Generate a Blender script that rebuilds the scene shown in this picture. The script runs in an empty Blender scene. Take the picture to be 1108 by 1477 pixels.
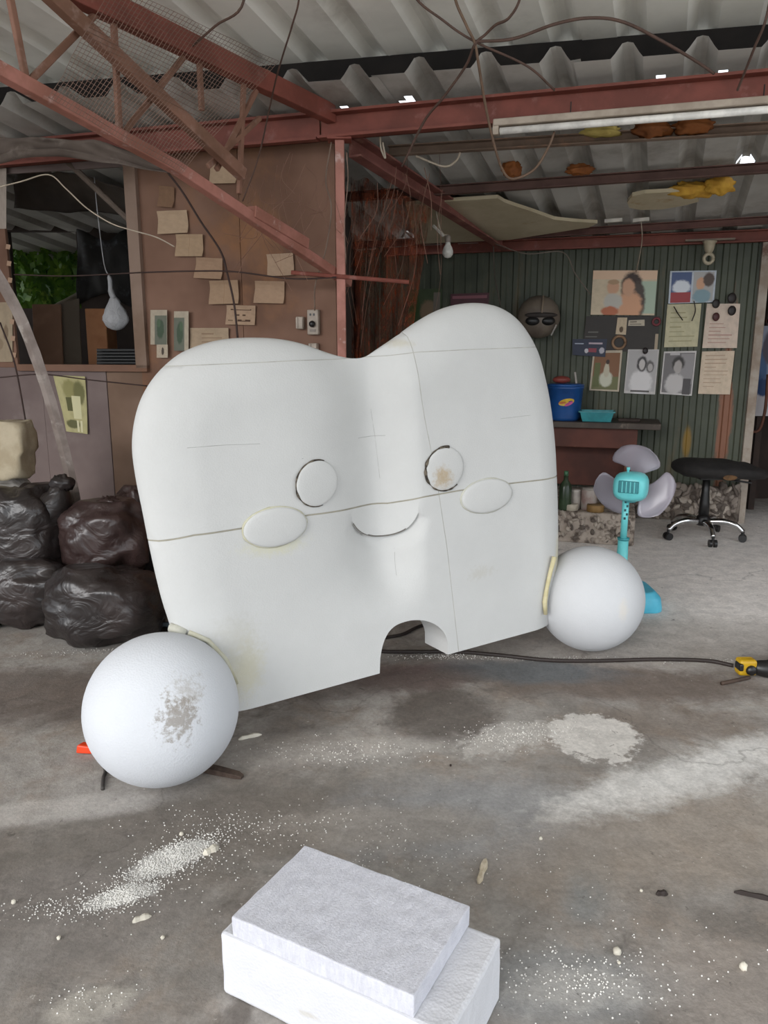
import bpy, bmesh, math, random
from mathutils import Vector, Matrix, noise
from mathutils.geometry import delaunay_2d_cdt
random.seed(7)
scene = bpy.context.scene
COL = scene.collection

# ------------------------------------------------------------------ camera
W, H, F = 1108.0, 1477.0, 1109.0
CAM = Vector((0.0, 0.0, 1.35))
PITCH = math.radians(12.0)
cd = bpy.data.cameras.new('camera')
cam = bpy.data.objects.new('camera', cd); COL.objects.link(cam)
cam.location = CAM
cam.rotation_euler = (math.radians(90) - PITCH, 0, 0)
cd.sensor_fit = 'VERTICAL'; cd.sensor_height = 24.0
cd.lens = 24.0 * F / H
cd.clip_start = 0.05; cd.clip_end = 200
scene.camera = cam

# ------------------------------------------------------------------ world, sun, exposure
world = bpy.data.worlds.new('overcast_sky'); scene.world = world
world.use_nodes = True
bg = world.node_tree.nodes['Background']
bg.inputs[0].default_value = (0.88, 0.94, 1.0, 1)
bg.inputs[1].default_value = 1.95
sl = bpy.data.lights.new('sun', 'SUN'); sun = bpy.data.objects.new('sun', sl); COL.objects.link(sun)
sl.energy = 1.9; sl.angle = math.radians(30); sl.color = (1.0, 0.985, 0.975)
sun.rotation_euler = (math.radians(70), 0, math.radians(-34))
vs = scene.view_settings
vs.view_transform = 'Standard'; vs.look = 'None'; vs.gamma = 1.0; vs.use_curve_mapping = False
vs.exposure = 0.17

# ------------------------------------------------------------------ pixel <-> place helpers
cP, sP = math.cos(PITCH), math.sin(PITCH)
def ray(px, py):
    x = (px - W/2)/F; y = -(py - H/2)/F
    return Vector((x, cP + sP*y, -sP + cP*y))
def at_y(px, py, Y): d = ray(px, py); return CAM + d*(Y/d.y)
def at_z(px, py, Z): d = ray(px, py); return CAM + d*((Z-CAM.z)/d.z)
def on_plane(px, py, p0, n): d = ray(px, py); return CAM + d*((p0-CAM).dot(n)/d.dot(n))
def ground(px, py): return at_z(px, py, 0.0)
def proj(p):
    v = p - CAM; z = v.y*cP - v.z*sP; y = v.y*sP + v.z*cP
    return (W/2 + F*v.x/z, H/2 - F*y/z)

# ------------------------------------------------------------------ materials
def lin(c):
    if isinstance(c, str):
        c = [int(c[i:i+2], 16)/255 for i in (0, 2, 4)]
    return tuple(((v/12.92) if v <= 0.04045 else ((v+0.055)/1.055)**2.4) for v in c) + (1.0,)
class N:
    def __init__(s, name):
        s.m = bpy.data.materials.new(name); s.m.use_nodes = True
        s.t = s.m.node_tree; s.b = s.t.nodes['Principled BSDF']
    def new(s, kind, **kw):
        n = s.t.nodes.new(kind)
        for k, v in kw.items(): setattr(n, k, v)
        return n
    def link(s, a, b): s.t.links.new(a, b)
    def coord(s, which='Object'): return s.new('ShaderNodeTexCoord').outputs[which]
    def noise(s, vec, scale, detail=4, rough=0.6, dist=0.0):
        n = s.new('ShaderNodeTexNoise'); n.inputs['Scale'].default_value = scale
        n.inputs['Detail'].default_value = detail; n.inputs['Roughness'].default_value = rough
        n.inputs['Distortion'].default_value = dist
        if vec is not None: s.link(vec, n.inputs['Vector'])
        return n.outputs['Fac']
    def ramp(s, fac, lo, hi, a=0.0, b=1.0):
        n = s.new('ShaderNodeMapRange'); n.interpolation_type = 'SMOOTHSTEP'
        n.inputs[1].default_value = lo; n.inputs[2].default_value = hi
        n.inputs[3].default_value = a; n.inputs[4].default_value = b
        s.link(fac, n.inputs[0]); return n.outputs[0]
    def mix(s, fac, a, b):
        n = s.new('ShaderNodeMix', data_type='RGBA')
        for sock, v in ((n.inputs[0], fac), (n.inputs[6], a), (n.inputs[7], b)):
            if isinstance(v, (int, float, tuple)): sock.default_value = v
            else: s.link(v, sock)
        return n.outputs[2]
    def math(s, op, a, b=0.0):
        n = s.new('ShaderNodeMath', operation=op)
        for sock, v in ((n.inputs[0], a), (n.inputs[1], b)):
            if isinstance(v, (int, float)): sock.default_value = v
            else: s.link(v, sock)
        return n.outputs[0]
    def vmath(s, op, a, b=None):
        n = s.new('ShaderNodeVectorMath', operation=op)
        s.link(a, n.inputs[0])
        if b is not None: n.inputs[1].default_value = b
        return n.outputs['Value'] if op == 'LENGTH' else n.outputs[0]
    def bump(s, h, strength=0.3, dist=0.01):
        n = s.new('ShaderNodeBump'); n.inputs['Strength'].default_value = strength
        n.inputs['Distance'].default_value = dist; s.link(h, n.inputs['Height'])
        s.link(n.outputs[0], s.b.inputs['Normal'])
    def color(s, c):
        if isinstance(c, tuple): s.b.inputs['Base Color'].default_value = c
        else: s.link(c, s.b.inputs['Base Color'])
    def set(s, rough=0.6, metal=0.0, spec=0.5):
        s.b.inputs['Roughness'].default_value = rough; s.b.inputs['Metallic'].default_value = metal
        s.b.inputs['Specular IOR Level'].default_value = spec

def mottled(name, c1, c2, scale=8, rough=0.7, metal=0.0, bump=0.0, bscale=None, lo=0.35, hi=0.65, c3=None, s3=3, lo3=.55, hi3=.7, stretch=None, spec=.4):
    k = N(name); v = k.coord()
    if stretch: v = k.vmath('MULTIPLY', v, stretch)
    col = k.mix(k.ramp(k.noise(v, scale), lo, hi), lin(c1), lin(c2))
    if c3: col = k.mix(k.ramp(k.noise(v, s3, 6, .65), lo3, hi3), col, lin(c3))
    k.color(col); k.set(rough, metal, spec)
    if bump: k.bump(k.noise(v, bscale or scale*4, 6), bump, 0.01)
    return k.m
def plain(name, c, rough=0.5, metal=0.0, spec=.5):
    return mottled(name, c, tuple(min(1, v*.88) for v in (lin_inv(c))), 14, rough, metal, spec=spec)
def lin_inv(c):
    return [int(c[i:i+2], 16)/255 for i in (0, 2, 4)] if isinstance(c, str) else c

def print_mat(name, base, shapes, rough=0.45, grain=0.05):
    """flat print: shapes are ('e'|'r', cx, cy, rx, ry, colour) in 0..1 sheet coordinates (y up)"""
    k = N(name); uv = k.coord('UV')
    wob = k.noise(uv, 9, 3)
    col = k.mix(k.ramp(k.noise(uv, 5, 5), .35, .7), lin(base), lin([v*(1-grain*1.6) for v in lin_inv(base)]))
    for sh in shapes:
        kind, cx, cy, rx, ry, c = sh
        d = k.vmath('SUBTRACT', uv, (cx, cy, 0)); d = k.vmath('MULTIPLY', d, (1/rx, 1/ry, 0))
        if kind == 'e':
            L = k.math('ADD', k.vmath('LENGTH', d), k.math('MULTIPLY', k.math('SUBTRACT', wob, .5), .5))
            f = k.ramp(L, .78, 1.16, 1, 0)
        else:
            sx = k.new('ShaderNodeSeparateXYZ'); k.link(d, sx.inputs[0])
            f = k.math('LESS_THAN', k.math('MAXIMUM', k.math('ABSOLUTE', sx.outputs[0]), k.math('ABSOLUTE', sx.outputs[1])), 1.0)
        col = k.mix(f, col, lin(c))
    k.color(col); k.set(rough, 0, .3)
    return k.m
def text_rows(rows, c='8a8078', x=.5, w=.36, top=.86, step=.09, h=.008, seed=1):
    r = random.Random(seed); out = []
    for i in range(rows):
        ww = w*r.uniform(.45, 1)
        out.append(('r', x - (w-ww), top - i*step, ww, h*r.uniform(.7, 1.5), c))
    return out

# ------------------------------------------------------------------ mesh helpers
class MB:
    def __init__(s): s.v = []; s.f = []; s.uv = None
    def add(s, vs_, fs): o = len(s.v); s.v += [Vector(p) for p in vs_]; s.f += [tuple(i+o for i in f) for f in fs]; return s
    def box(s, c, size, rot=None):
        x, y, z = (d/2 for d in size)
        R = rot if rot is not None else Matrix.Identity(3)
        vs_ = [Vector(c) + R @ Vector((a*x, b*y, d*z)) for a in (-1, 1) for b in (-1, 1) for d in (-1, 1)]
        return s.add(vs_, [(0,1,3,2), (4,6,7,5), (0,4,5,1), (2,3,7,6), (0,2,6,4), (1,5,7,3)])
    def bar(s, a, b, w, h, up=(0, 0, 1)):
        a, b = Vector(a), Vector(b); d = (b-a).normalized(); up = Vector(up)
        sd = d.cross(up)
        if sd.length < 1e-4: sd = d.cross(Vector((0, 1, 0)))
        sd.normalize(); u = sd.cross(d)
        R = Matrix((d, sd, u)).transposed()
        return s.box((a+b)/2, ((b-a).length, w, h), R)
    def tube(s, pts, r, n=8, cap=True):
        pts = [Vector(p) for p in pts]; rs = r if isinstance(r, (list, tuple)) else [r]*len(pts)
        o = len(s.v); prev = None
        for i, p in enumerate(pts):
            d = (pts[min(i+1, len(pts)-1)] - pts[max(i-1, 0)]).normalized()
            if prev is None:
                a = d.cross(Vector((0, 0, 1)) if abs(d.z) < .9 else Vector((1, 0, 0))).normalized()
            else:
                a = (prev - d*prev.dot(d)).normalized()
            prev = a; b = d.cross(a)
            for k in range(n):
                t = 2*math.pi*k/n; s.v.append(p + (a*math.cos(t) + b*math.sin(t))*rs[i])
        for i in range(len(pts)-1):
            for k in range(n):
                s.f.append((o+i*n+k, o+i*n+(k+1)%n, o+(i+1)*n+(k+1)%n, o+(i+1)*n+k))
        if cap:
            s.f.append(tuple(o+k for k in reversed(range(n)))); s.f.append(tuple(o+(len(pts)-1)*n+k for k in range(n)))
        return s
    def lathe(s, prof, n=24, c=(0, 0, 0), M=None):
        o = len(s.v); c = Vector(c)
        for (r, z) in prof:
            for k in range(n):
                t = 2*math.pi*k/n; p = Vector((r*math.cos(t), r*math.sin(t), z))
                s.v.append(c + (M @ p if M else p))
        for i in range(len(prof)-1):
            for k in range(n):
                s.f.append((o+i*n+k, o+i*n+(k+1)%n, o+(i+1)*n+(k+1)%n, o+(i+1)*n+k))
        s.f.append(tuple(o+k for k in reversed(range(n)))); s.f.append(tuple(o+(len(prof)-1)*n+k for k in range(n)))
        return s
    def grid(s, fn, nu, nv):
        o = len(s.v)
        for j in range(nv+1):
            for i in range(nu+1): s.v.append(Vector(fn(i/nu, j/nv)))
        for j in range(nv):
            for i in range(nu):
                a = o + j*(nu+1)+i; s.f.append((a, a+1, a+nu+2, a+nu+1))
        return s
    def ball(s, c, r, nu=16, nv=10, fn=None):
        c = Vector(c); R = Vector(r) if not isinstance(r, (int, float)) else Vector((r, r, r))
        o = len(s.v)
        s.v.append(c + Vector((0, 0, R.z)) if not fn else c + fn(Vector((0, 0, 1)))*1)
        for j in range(1, nv):
            for i in range(nu):
                th = math.pi*j/nv; ph = 2*math.pi*i/nu
                d = Vector((math.sin(th)*math.cos(ph), math.sin(th)*math.sin(ph), math.cos(th)))
                s.v.append(c + (fn(d) if fn else Vector((d.x*R.x, d.y*R.y, d.z*R.z))))
        s.v.append(c + (fn(Vector((0, 0, -1))) if fn else Vector((0, 0, -R.z))))
        last = len(s.v)-1
        for i in range(nu):
            s.f.append((o, o+1+i, o+1+(i+1)%nu)); s.f.append((last, o+1+(nv-2)*nu+(i+1)%nu, o+1+(nv-2)*nu+i))
        for j in range(nv-2):
            for i in range(nu):
                a = o+1+j*nu+i; b = o+1+j*nu+(i+1)%nu
                s.f.append((a, a+nu, b+nu, b))
        return s
    def build(s, name, m=None, parent=None, smooth=False, bevel=0.0, solid=0.0, recalc=True):
        me = bpy.data.meshes.new(name); me.from_pydata([tuple(p) for p in s.v], [], s.f)
        if s.uv:
            ul = me.uv_layers.new(name='UVMap')
            for lp in me.loops: ul.data[lp.index].uv = s.uv[lp.vertex_index]
        if recalc:
            bm = bmesh.new(); bm.from_mesh(me); bmesh.ops.recalc_face_normals(bm, faces=bm.faces); bm.to_mesh(me); bm.free()
        if smooth:
            me.polygons.foreach_set('use_smooth', [True]*len(me.polygons))
        o = bpy.data.objects.new(name, me); COL.objects.link(o)
        if m: me.materials.append(m)
        if parent: o.parent = parent
        if solid:
            md = o.modifiers.new('solid', 'SOLIDIFY'); md.thickness = solid; md.offset = 0
        if bevel:
            md = o.modifiers.new('bevel', 'BEVEL'); md.width = bevel; md.segments = 2; md.limit_method = 'ANGLE'
        return o
def smoothish(o, ang=40):
    me = o.data
    me.polygons.foreach_set('use_smooth', [True]*len(me.polygons))
    bm = bmesh.new(); bm.from_mesh(me)
    for e in bm.edges:
        if len(e.link_faces) == 2 and e.calc_face_angle(0) > math.radians(ang): e.smooth = False
    bm.to_mesh(me); bm.free(); return o
def empty(name, loc=(0, 0, 0), rz=0):
    o = bpy.data.objects.new(name, None); COL.objects.link(o); o.location = loc; o.rotation_euler = (0, 0, rz); o.empty_display_size = .1
    return o
def adopt(root):
    """parts were built in world space under an Empty that is not at the origin: keep them in place"""
    bpy.context.view_layer.update()
    inv = root.matrix_world.inverted()
    for c in root.children:
        c.matrix_parent_inverse = inv
def tag(o, label, cat, group=None, kind=None):
    o['label'] = label; o['category'] = cat
    if group: o['group'] = group
    if kind: o['kind'] = kind
    return o
def struct(o, label=None):
    o['kind'] = 'structure'
    if label: o['label'] = label
    return o
def spline(pts, n=8):
    pts = [Vector(p) for p in pts]; out = []
    P = [pts[0]*2-pts[1]] + pts + [pts[-1]*2-pts[-2]]
    for i in range(1, len(P)-2):
        for k in range(n):
            t = k/n; a, b, c, d = P[i-1], P[i], P[i+1], P[i+2]
            out.append(.5*((2*b) + (c-a)*t + (2*a-5*b+4*c-d)*t*t + (3*b-a-3*c+d)*t**3))
    out.append(pts[-1]); return out

# ================================================================== THE SETTING
# ------------------------------------------------------------------ floor
def floor_material():
    k = N('stained_concrete'); v = k.coord()
    n1 = k.noise(v, 1.1, 8, .62, .4); n2 = k.noise(v, 5.0, 8, .7, .3); n3 = k.noise(v, 38, 6, .7); n4 = k.noise(v, 160, 3, .6)
    col = k.mix(k.ramp(n1, .34, .64), lin('6b6259'), lin('a0988f'))
    col = k.mix(k.ramp(n2, .44, .70), col, lin('857566'))
    col = k.mix(k.ramp(k.noise(v, 2.3, 6, .7, 1.0), .54, .70), col, lin('5f564e'))
    wob = k.noise(v, 4.5, 7, .68, .5); wobf = k.noise(v, 22, 5, .7)
    def blob(col, px, py, rx, ry, ang, c, amt=.8, soft=.35, ragged=1.3, fine=.5):
        p = ground(px, py)
        d = k.vmath('SUBTRACT', v, (p.x, p.y, 0))
        rot = k.new('ShaderNodeVectorRotate', rotation_type='Z_AXIS'); rot.inputs['Angle'].default_value = -math.radians(ang)
        k.link(d, rot.inputs['Vector'])
        d = k.vmath('MULTIPLY', rot.outputs[0], (1/rx, 1/ry, 0))
        L = k.math('ADD', k.vmath('LENGTH', d), k.math('MULTIPLY', k.math('SUBTRACT', wob, .5), ragged))
        L = k.math('ADD', L, k.math('MULTIPLY', k.math('SUBTRACT', wobf, .5), fine))
        return k.mix(k.ramp(L, 1-soft, 1+soft, amt, 0), col, lin(c))
    # pale, newer screed at the back right
    col = blob(col, 1010, 800, 2.2, 1.6, 0, 'f4eae2', 1.0, .25, .5, .2)
    col = blob(col, 930, 930, 1.0, .45, -8, 'a79c92', .6, .4)
    # brown and dark stains
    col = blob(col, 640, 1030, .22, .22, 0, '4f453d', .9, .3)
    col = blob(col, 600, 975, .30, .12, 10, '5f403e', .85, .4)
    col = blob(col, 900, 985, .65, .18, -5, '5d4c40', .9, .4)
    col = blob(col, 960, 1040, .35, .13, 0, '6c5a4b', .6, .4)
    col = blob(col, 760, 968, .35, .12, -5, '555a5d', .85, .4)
    col = blob(col, 60, 1000, .9, .25, 0, '5f5046', .85, .4)
    col = blob(col, 230, 1220, .75, .28, 22, '5f564c', .85, .4)
    col = blob(col, 60, 1320, .35, .2, 0, '766d66', .6, .4)
    col = blob(col, 470, 1180, .55, .16, 5, '62584e', .8, .4)
    col = blob(col, 850, 1270, .055, .16, -22, '6f716f', .8, .5, .5)
    col = blob(col, 700, 1180, .42, .20, 0, '8f9092', .6, .5)
    col = blob(col, 980, 1210, .5, .2, 10, '877766', .7, .4)
    col = blob(col, 560, 1190, .35, .1, 0, '83786c', .7, .4)
    col = blob(col, 820, 1420, .25, .1, 0, '8d8f8f', .6, .4)
    col = blob(col, 1050, 1420, .2, .14, 0, '94877c', .6, .4)
    # chalky paint and plaster spills, and pale soft-edged streaks at the right
    col = blob(col, 858, 1062, .155, .17, 0, 'd2cac0', .9, .10, .9, 1.3)
    col = blob(col, 735, 1062, .20, .085, 25, 'c5bdb3', .6, .3, 2.2, 2.4)
    col = blob(col, 985, 1120, .42, .095, 24, 'dcd7d0', .8, .6, 1.6, 1.6)  # long pale streak with soft edges
    col = blob(col, 1075, 1080, .20, .06, 24, 'dcd7d0', .7, .6, 1.6, 1.6)  # shorter pale streak at the same slant
    col = blob(col, 248, 1238, .10, .045, 42, 'e6e2dc', .85, .4, 1.2, 1.6)
    col = blob(col, 175, 1293, .075, .032, 25, 'e6e2dc', .85, .4, 1.2, 1.6)
    col = blob(col, 60, 1170, .35, .06, 12, 'b8afa6', .6, .4, 1.4)
    col = blob(col, 505, 1080, .3, .07, 5, 'b3aaa0', .6, .4, 1.4, .8)
    col = blob(col, 130, 1450, .09, .05, 20, 'b8ae9e', .6, .3, 1.4, .8)
    col = blob(col, 850, 1425, .14, .05, 0, 'c0bab2', .4, .4, 1.6, 1.6)
    col = blob(col, 520, 985, .5, .12, 10, '5a4d44', .7, .4)
    col = blob(col, 330, 1090, .5, .12, 10, '9b9187', .6, .4)
    # specks
    col = k.mix(k.ramp(n3, .64, .72, 0, .65), col, lin('d2c9bf'))
    col = k.mix(k.ramp(k.noise(v, 27, 5, .7, .6), .64, .72, 0, .75), col, lin('3f3832'))
    # hairline cracks
    vo = k.new('ShaderNodeTexVoronoi', feature='DISTANCE_TO_EDGE'); vo.inputs['Scale'].default_value = .55
    dv = k.new('ShaderNodeVectorMath', operation='ADD'); k.link(v, dv.inputs[0])
    nz = k.new('ShaderNodeTexNoise'); nz.inputs['Scale'].default_value = 2.2; nz.inputs['Detail'].default_value = 6; k.link(v, nz.inputs['Vector'])
    k.link(nz.outputs['Color'], dv.inputs[1]); k.link(dv.outputs[0], vo.inputs['Vector'])
    crack = k.ramp(vo.outputs['Distance'], .001, .006, .35, 0)
    col = k.mix(crack, col, lin('4a423c'))
    def mul(col, fac):
        n = k.new('ShaderNodeMix', data_type='RGBA', blend_type='MULTIPLY'); n.inputs[0].default_value = 1.0
        k.link(col, n.inputs[6]); k.link(fac, n.inputs[7]); return n.outputs[2]
    col = mul(col, k.ramp(k.noise(v, 13, 6, .7, .5), .3, .7, .80, 1.12)); col = mul(col, k.ramp(k.noise(v, 75, 4, .7), .3, .7, .84, 1.1))
    gm = k.new('ShaderNodeGamma'); gm.inputs[1].default_value = .80; k.link(col, gm.inputs[0]); col = gm.outputs[0]
    hs = k.new('ShaderNodeHueSaturation'); hs.inputs['Saturation'].default_value = .82; hs.inputs['Value'].default_value = .97; k.link(col, hs.inputs['Color']); col = hs.outputs[0]
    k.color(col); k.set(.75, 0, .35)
    k.link(k.ramp(n1, .3, .7, .55, .85), k.b.inputs['Roughness'])
    hgt = k.math('ADD', k.math('MULTIPLY', n2, .6), k.math('MULTIPLY', n3, .25)); hgt = k.math('ADD', hgt, k.math('MULTIPLY', n4, .12))
    k.bump(hgt, .5, .012)
    return k.m
struct(MB().box((0, -9.95, -.06), (30, 16, .1)).build('floor_bounce', mottled('pale_bounce_ground', 'c9c3ba', 'b8b1a7', 1.5, .85, 0, .1)), 'unseen pale ground added to bounce light up under the roof')  # unseen ground behind the camera, made pale to bounce light upward
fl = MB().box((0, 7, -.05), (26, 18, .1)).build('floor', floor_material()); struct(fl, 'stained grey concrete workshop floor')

# ------------------------------------------------------------------ shared materials
M = {}
M['red_steel'] = mottled('red_oxide_steel', '85493d', '713d32', 5, .6, 0, .15, 30, c3='906259', s3=9, lo3=.58, hi3=.75)
M['pink_steel'] = mottled('faded_red_steel', 'b0776a', '936152', 6, .55, 0, .2, 40, c3='c9aaa2', s3=12, lo3=.55, hi3=.72)
M['brown_steel'] = mottled('rusty_purlin', '8f7b6c', '7a6759', 6, .7, 0, .15, 40, c3='9a7a66', s3=7)
M['galv'] = mottled('old_galvanised_sheet', 'efece4', 'e0ddd5', 2.2, .5, .0, .08, 20, c3='b0a99e', s3=1.3, lo3=.55, hi3=.8)
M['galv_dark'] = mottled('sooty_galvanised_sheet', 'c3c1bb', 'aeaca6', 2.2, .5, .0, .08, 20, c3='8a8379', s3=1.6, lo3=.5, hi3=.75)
M['ply'] = mottled('brown_plywood', '80604f', '654838', 1.3, .75, 0, .12, 20, c3='8a6040', s3=1.2, lo3=.55, hi3=.75)
M['ply_purple'] = mottled('dusty_grey_brown_board', '7d6e6a', '6d5e5b', 1.7, .8, 0, .12, 20, c3='8c807c', s3=1.5)
M['dark_wood'] = mottled('dark_wood', '3a2b24', '2b201b', 5, .7, 0, .1)
M['cable'] = plain('dark_cable', '2b211d', .6)
M['brown_cable'] = plain('dusty_brown_wire', '5d463c', .7)
M['white_cable'] = plain('cream_cable', 'b9ab98', .6)
M['black_plastic'] = plain('black_plastic', '1b1a1a', .4)
M['chrome'] = plain('chrome', 'd8d8d8', .18, 1.0)

# ------------------------------------------------------------------ back-left brown wall (plane through the post line)
SB = .25
BN = Vector((-SB, -1, 0)).normalized()            # faces the camera
BT = Vector((1, -SB, 0)).normalized()
BP = Vector((-.25, 4.33, 0))
def onB(px, py, off=0.0): return on_plane(px, py, BP + BN*off, BN)
def wall_piece(name, m, parent, pxs, z0, z1, off=0, th=.02):
    """panel between two picture columns (taken at eye level) from height z0 to z1"""
    a = onB(pxs[0], 500); b = onB(pxs[1], 500)
    mid = (a+b)/2; L = (b-a).dot(BT)
    R = Matrix((BT, -BN, Vector((0, 0, 1)))).transposed()
    return MB().box(Vector((mid.x, mid.y, (z0+z1)/2)) - BN*(th/2-off), (L, th, z1-z0), R).build(name, m, parent, bevel=.002)
wb = struct(empty('wall_back', (BP.x, BP.y, 0)), 'brown plywood partition wall behind the sculpture')
Zt = 2.52; zs = onB(180, 531).z; zh = onB(110, 243).z
wall_piece('plywood_panel', M['ply'], wb, (202, 352), 0, Zt)
wall_piece('plywood_panel', M['ply'], wb, (352.8, 486), 0, Zt, .004)
wall_piece('plywood_panel', mottled('dusty_brown_ply', '806858', '6f5848', 1.6, .8, 0, .1), wb, (150.8, 213), 0, zs)
wall_piece('plywood_panel', M['ply_purple'], wb, (56, 150), 0, zs, .003)
wall_piece('plywood_panel', M['ply_purple'], wb, (-60, 55.4), 0, zs)
wall_piece('plywood_panel', M['ply'], wb, (-260, -60.5), 0, Zt)
wall_piece('plywood_panel', M['ply'], wb, (-60, 24), zs, Zt, .004)
wall_piece('plywood_panel', M['ply_purple'], wb, (24.4, 201.6), zh, Zt, -.02)
wall_piece('window_post', mottled('pale_brown_post', '8a7466', '77604f', 3, .75), wb, (198, 214), zs, Zt, .03, .05)
wall_piece('window_sill', M['ply'], wb, (24, 214), zs-.02, zs+.02, .03, .07)
adopt(wb)

# ------------------------------------------------------------------ back-right green corrugated wall
SG = .30
GN = Vector((-SG, -1, 0)).normalized(); GT = Vector((1, -SG, 0)).normalized()
g0 = ground(940, 745); GP = Vector((g0.x, g0.y, 0))
def onG(px, py, off=0.0): return on_plane(px, py, GP + GN*off, GN)
def green_mat():
    k = N('green_corrugated_steel'); v = k.coord()
    col = k.mix(k.ramp(k.noise(v, 2.0, 6), .35, .68), lin('4d5143'), lin('3d4135'))
    col = k.mix(k.ramp(k.noise(k.vmath('MULTIPLY', v, (6, 6, .8)), 1.6, 6, .65), .56, .72), col, lin('5c5440'))
    rp = onG(1048, 560)
    d = k.vmath('MULTIPLY', k.vmath('SUBTRACT', v, (rp.x, rp.y, .75)), (1/.055, 1/.6, 1/.8))
    rust = k.math('ADD', k.vmath('LENGTH', d), k.math('MULTIPLY', k.math('SUBTRACT', k.noise(k.vmath('MULTIPLY', v, (12, 12, 2)), 1.2, 6, .7), .5), 3))
    col = k.mix(k.ramp(rust, .6, 1.1, .75, 0), col, lin('8f5a42'))
    yp = onG(990, 640)
    d = k.vmath('MULTIPLY', k.vmath('SUBTRACT', v, (yp.x, yp.y, .62)), (1/.035, 1/.2, 1/.13))
    col = k.mix(k.ramp(k.vmath('LENGTH', d), .6, 1.2, .8, 0), col, lin('8a6a20'))
    k.color(col); k.set(.55, .0, .4); k.bump(k.noise(v, 30, 4), .1, .01)
    return k.m
GM = green_mat()
wg = struct(empty('wall_right', (GP.x, GP.y, 0)), 'dark green corrugated metal wall')
uL = (onG(520, 500)-GP).dot(GT); uR = (onG(1082, 500)-GP).dot(GT); ztop = onG(900, 350).z
pitch = .098; nrib = int((uR-uL)/pitch)
ns = 5; per = nrib//ns + 1
for s_ in range(ns):
    m_ = MB(); pts = []
    for i in range(per):
        u0 = uL + (s_*per+i)*pitch
        if u0 + pitch > uR + .02: break
        for du, h in ((0, 0), (.034, 0), (.044, .011), (.078, .011), (.088, 0)):
            pts.append((u0+du, h))
    pts.append((pts[-1][0]+.022, 0 + .001*s_))
    for (u, h) in pts:
        p = GP + GT*u + GN*(h+.0015*s_)
        m_.v += [Vector((p.x, p.y, 0)), Vector((p.x, p.y, ztop+.05))]
    for i in range(len(pts)-1): m_.f.append((2*i, 2*i+2, 2*i+3, 2*i+1))
    m_.build('metal_sheet', GM, wg, solid=.0015)
adopt(wg)
# pale door post at the right end of the green wall
dp = struct(empty('trim_1', onG(1086, 500)), 'pale peeling door post at the end of the green wall')
a = onG(1086, 560, .03)
MB().box((a.x, a.y, 1.08), (.062, .06, 2.16), Matrix((GT, -GN, Vector((0, 0, 1)))).transposed()).build('post', mottled('peeling_pale_post', 'a59a8e', '8a7a6c', 6, .7, 0, .2, 40, c3='6f5346', s3=7), dp, bevel=.004)
adopt(dp)

# rear rooms: walls that close the place behind both partitions
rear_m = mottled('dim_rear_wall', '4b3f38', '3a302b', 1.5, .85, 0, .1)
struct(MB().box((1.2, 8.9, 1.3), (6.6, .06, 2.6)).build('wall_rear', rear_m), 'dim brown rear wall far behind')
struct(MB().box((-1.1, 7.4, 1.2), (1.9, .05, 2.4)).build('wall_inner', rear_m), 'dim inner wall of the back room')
struct(MB().box((4.9, 5.9, 1.4), (.06, 6.2, 2.8)).build('wall_side', M['ply_purple']), 'unseen side wall beyond the doorway, sized to shape the light')  # unseen wall, stopped short to leave the right front open to daylight
struct(MB().box((-4.2, 4.1, 1.4), (.06, 2.6, 2.8)).build('wall_left', M['ply_purple']), 'unseen left side wall, sized to shape the light')  # unseen wall, cut short so daylight enters at the left front

# ------------------------------------------------------------------ roof: two runs of ribbed sheets, the nearer one higher
RA = Vector((1, -.22, 0)).normalized()
RYAW = math.radians(20)
def roof_run(parent, P0, slope, t0, t1, u0, u1, nt, mats, holes=(), rh=.048):
    r = Vector((math.sin(RYAW), math.cos(RYAW), -slope)); per = .30; wsheet = 3
    prof = ((0, 0), (.04, 0), (.08, 0), (.12, 0), (.155, 0), (.172, rh*.3), (.2, rh*.92), (.222, rh), (.245, rh*.92), (.272, rh*.3), (.288, 0))
    k = 0; u = u0
    while u < u1:
        pts = []
        for j in range(wsheet):
            for du, h in prof: pts.append((u + j*per + du, h))
        pts.append((u + wsheet*per + .03, .0)); pts[-1] = (pts[-1][0], .004)
        m_ = MB()
        for j in range(nt+1):
            t = t0 + (t1-t0)*j/nt
            for (uu, h) in pts:
                jag = .0
                m_.v.append(P0 + RA*uu + r*(t+jag) + Vector((0, 0, h + .004*(k % 2) + .006*noise.noise(Vector((uu*1.3, t*1.1, k))))))
        n = len(pts)
        for j in range(nt):
            for i in range(n-1):
                q = (j*n+i, j*n+i+1, (j+1)*n+i+1, (j+1)*n+i)
                if holes:
                    c = sum((m_.v[x] for x in q), Vector())/4; hp = proj(c)
                    if any((hp[0]-hx)**2/(hr*hr) + (hp[1]-hy)**2/(hv*hv) < 1 for hx, hy, hr, hv in holes): continue
                m_.f.append(q)
        m_.build('roof_sheet', mats[k % len(mats)], parent, recalc=False)
        u += wsheet*per; k += 1
roof = struct(empty('ceiling', (0, 4, 2.6)), 'ribbed metal shed roof in two overlapping runs')
FAR0 = Vector((-.25, 4.2, 2.525))
roof_run(roof, FAR0, .135, -.30, 2.75, -4.2, 4.6, 68, [M['galv_dark']], rh=.062,
         holes=[(593, 149, 12, 9), (1078, 232, 13, 6), (953, 112, 9, 6), (1044, 105, 8, 6), (500, 158, 7, 4), (590, 338, 10, 4), (612, 341, 8, 3)])
NEAR0 = Vector((-.25, 4.2, 2.74))
roof_run(roof, NEAR0, .10, -6.4, .35, -4.2, 4.6, 28, [M['galv']])
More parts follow.
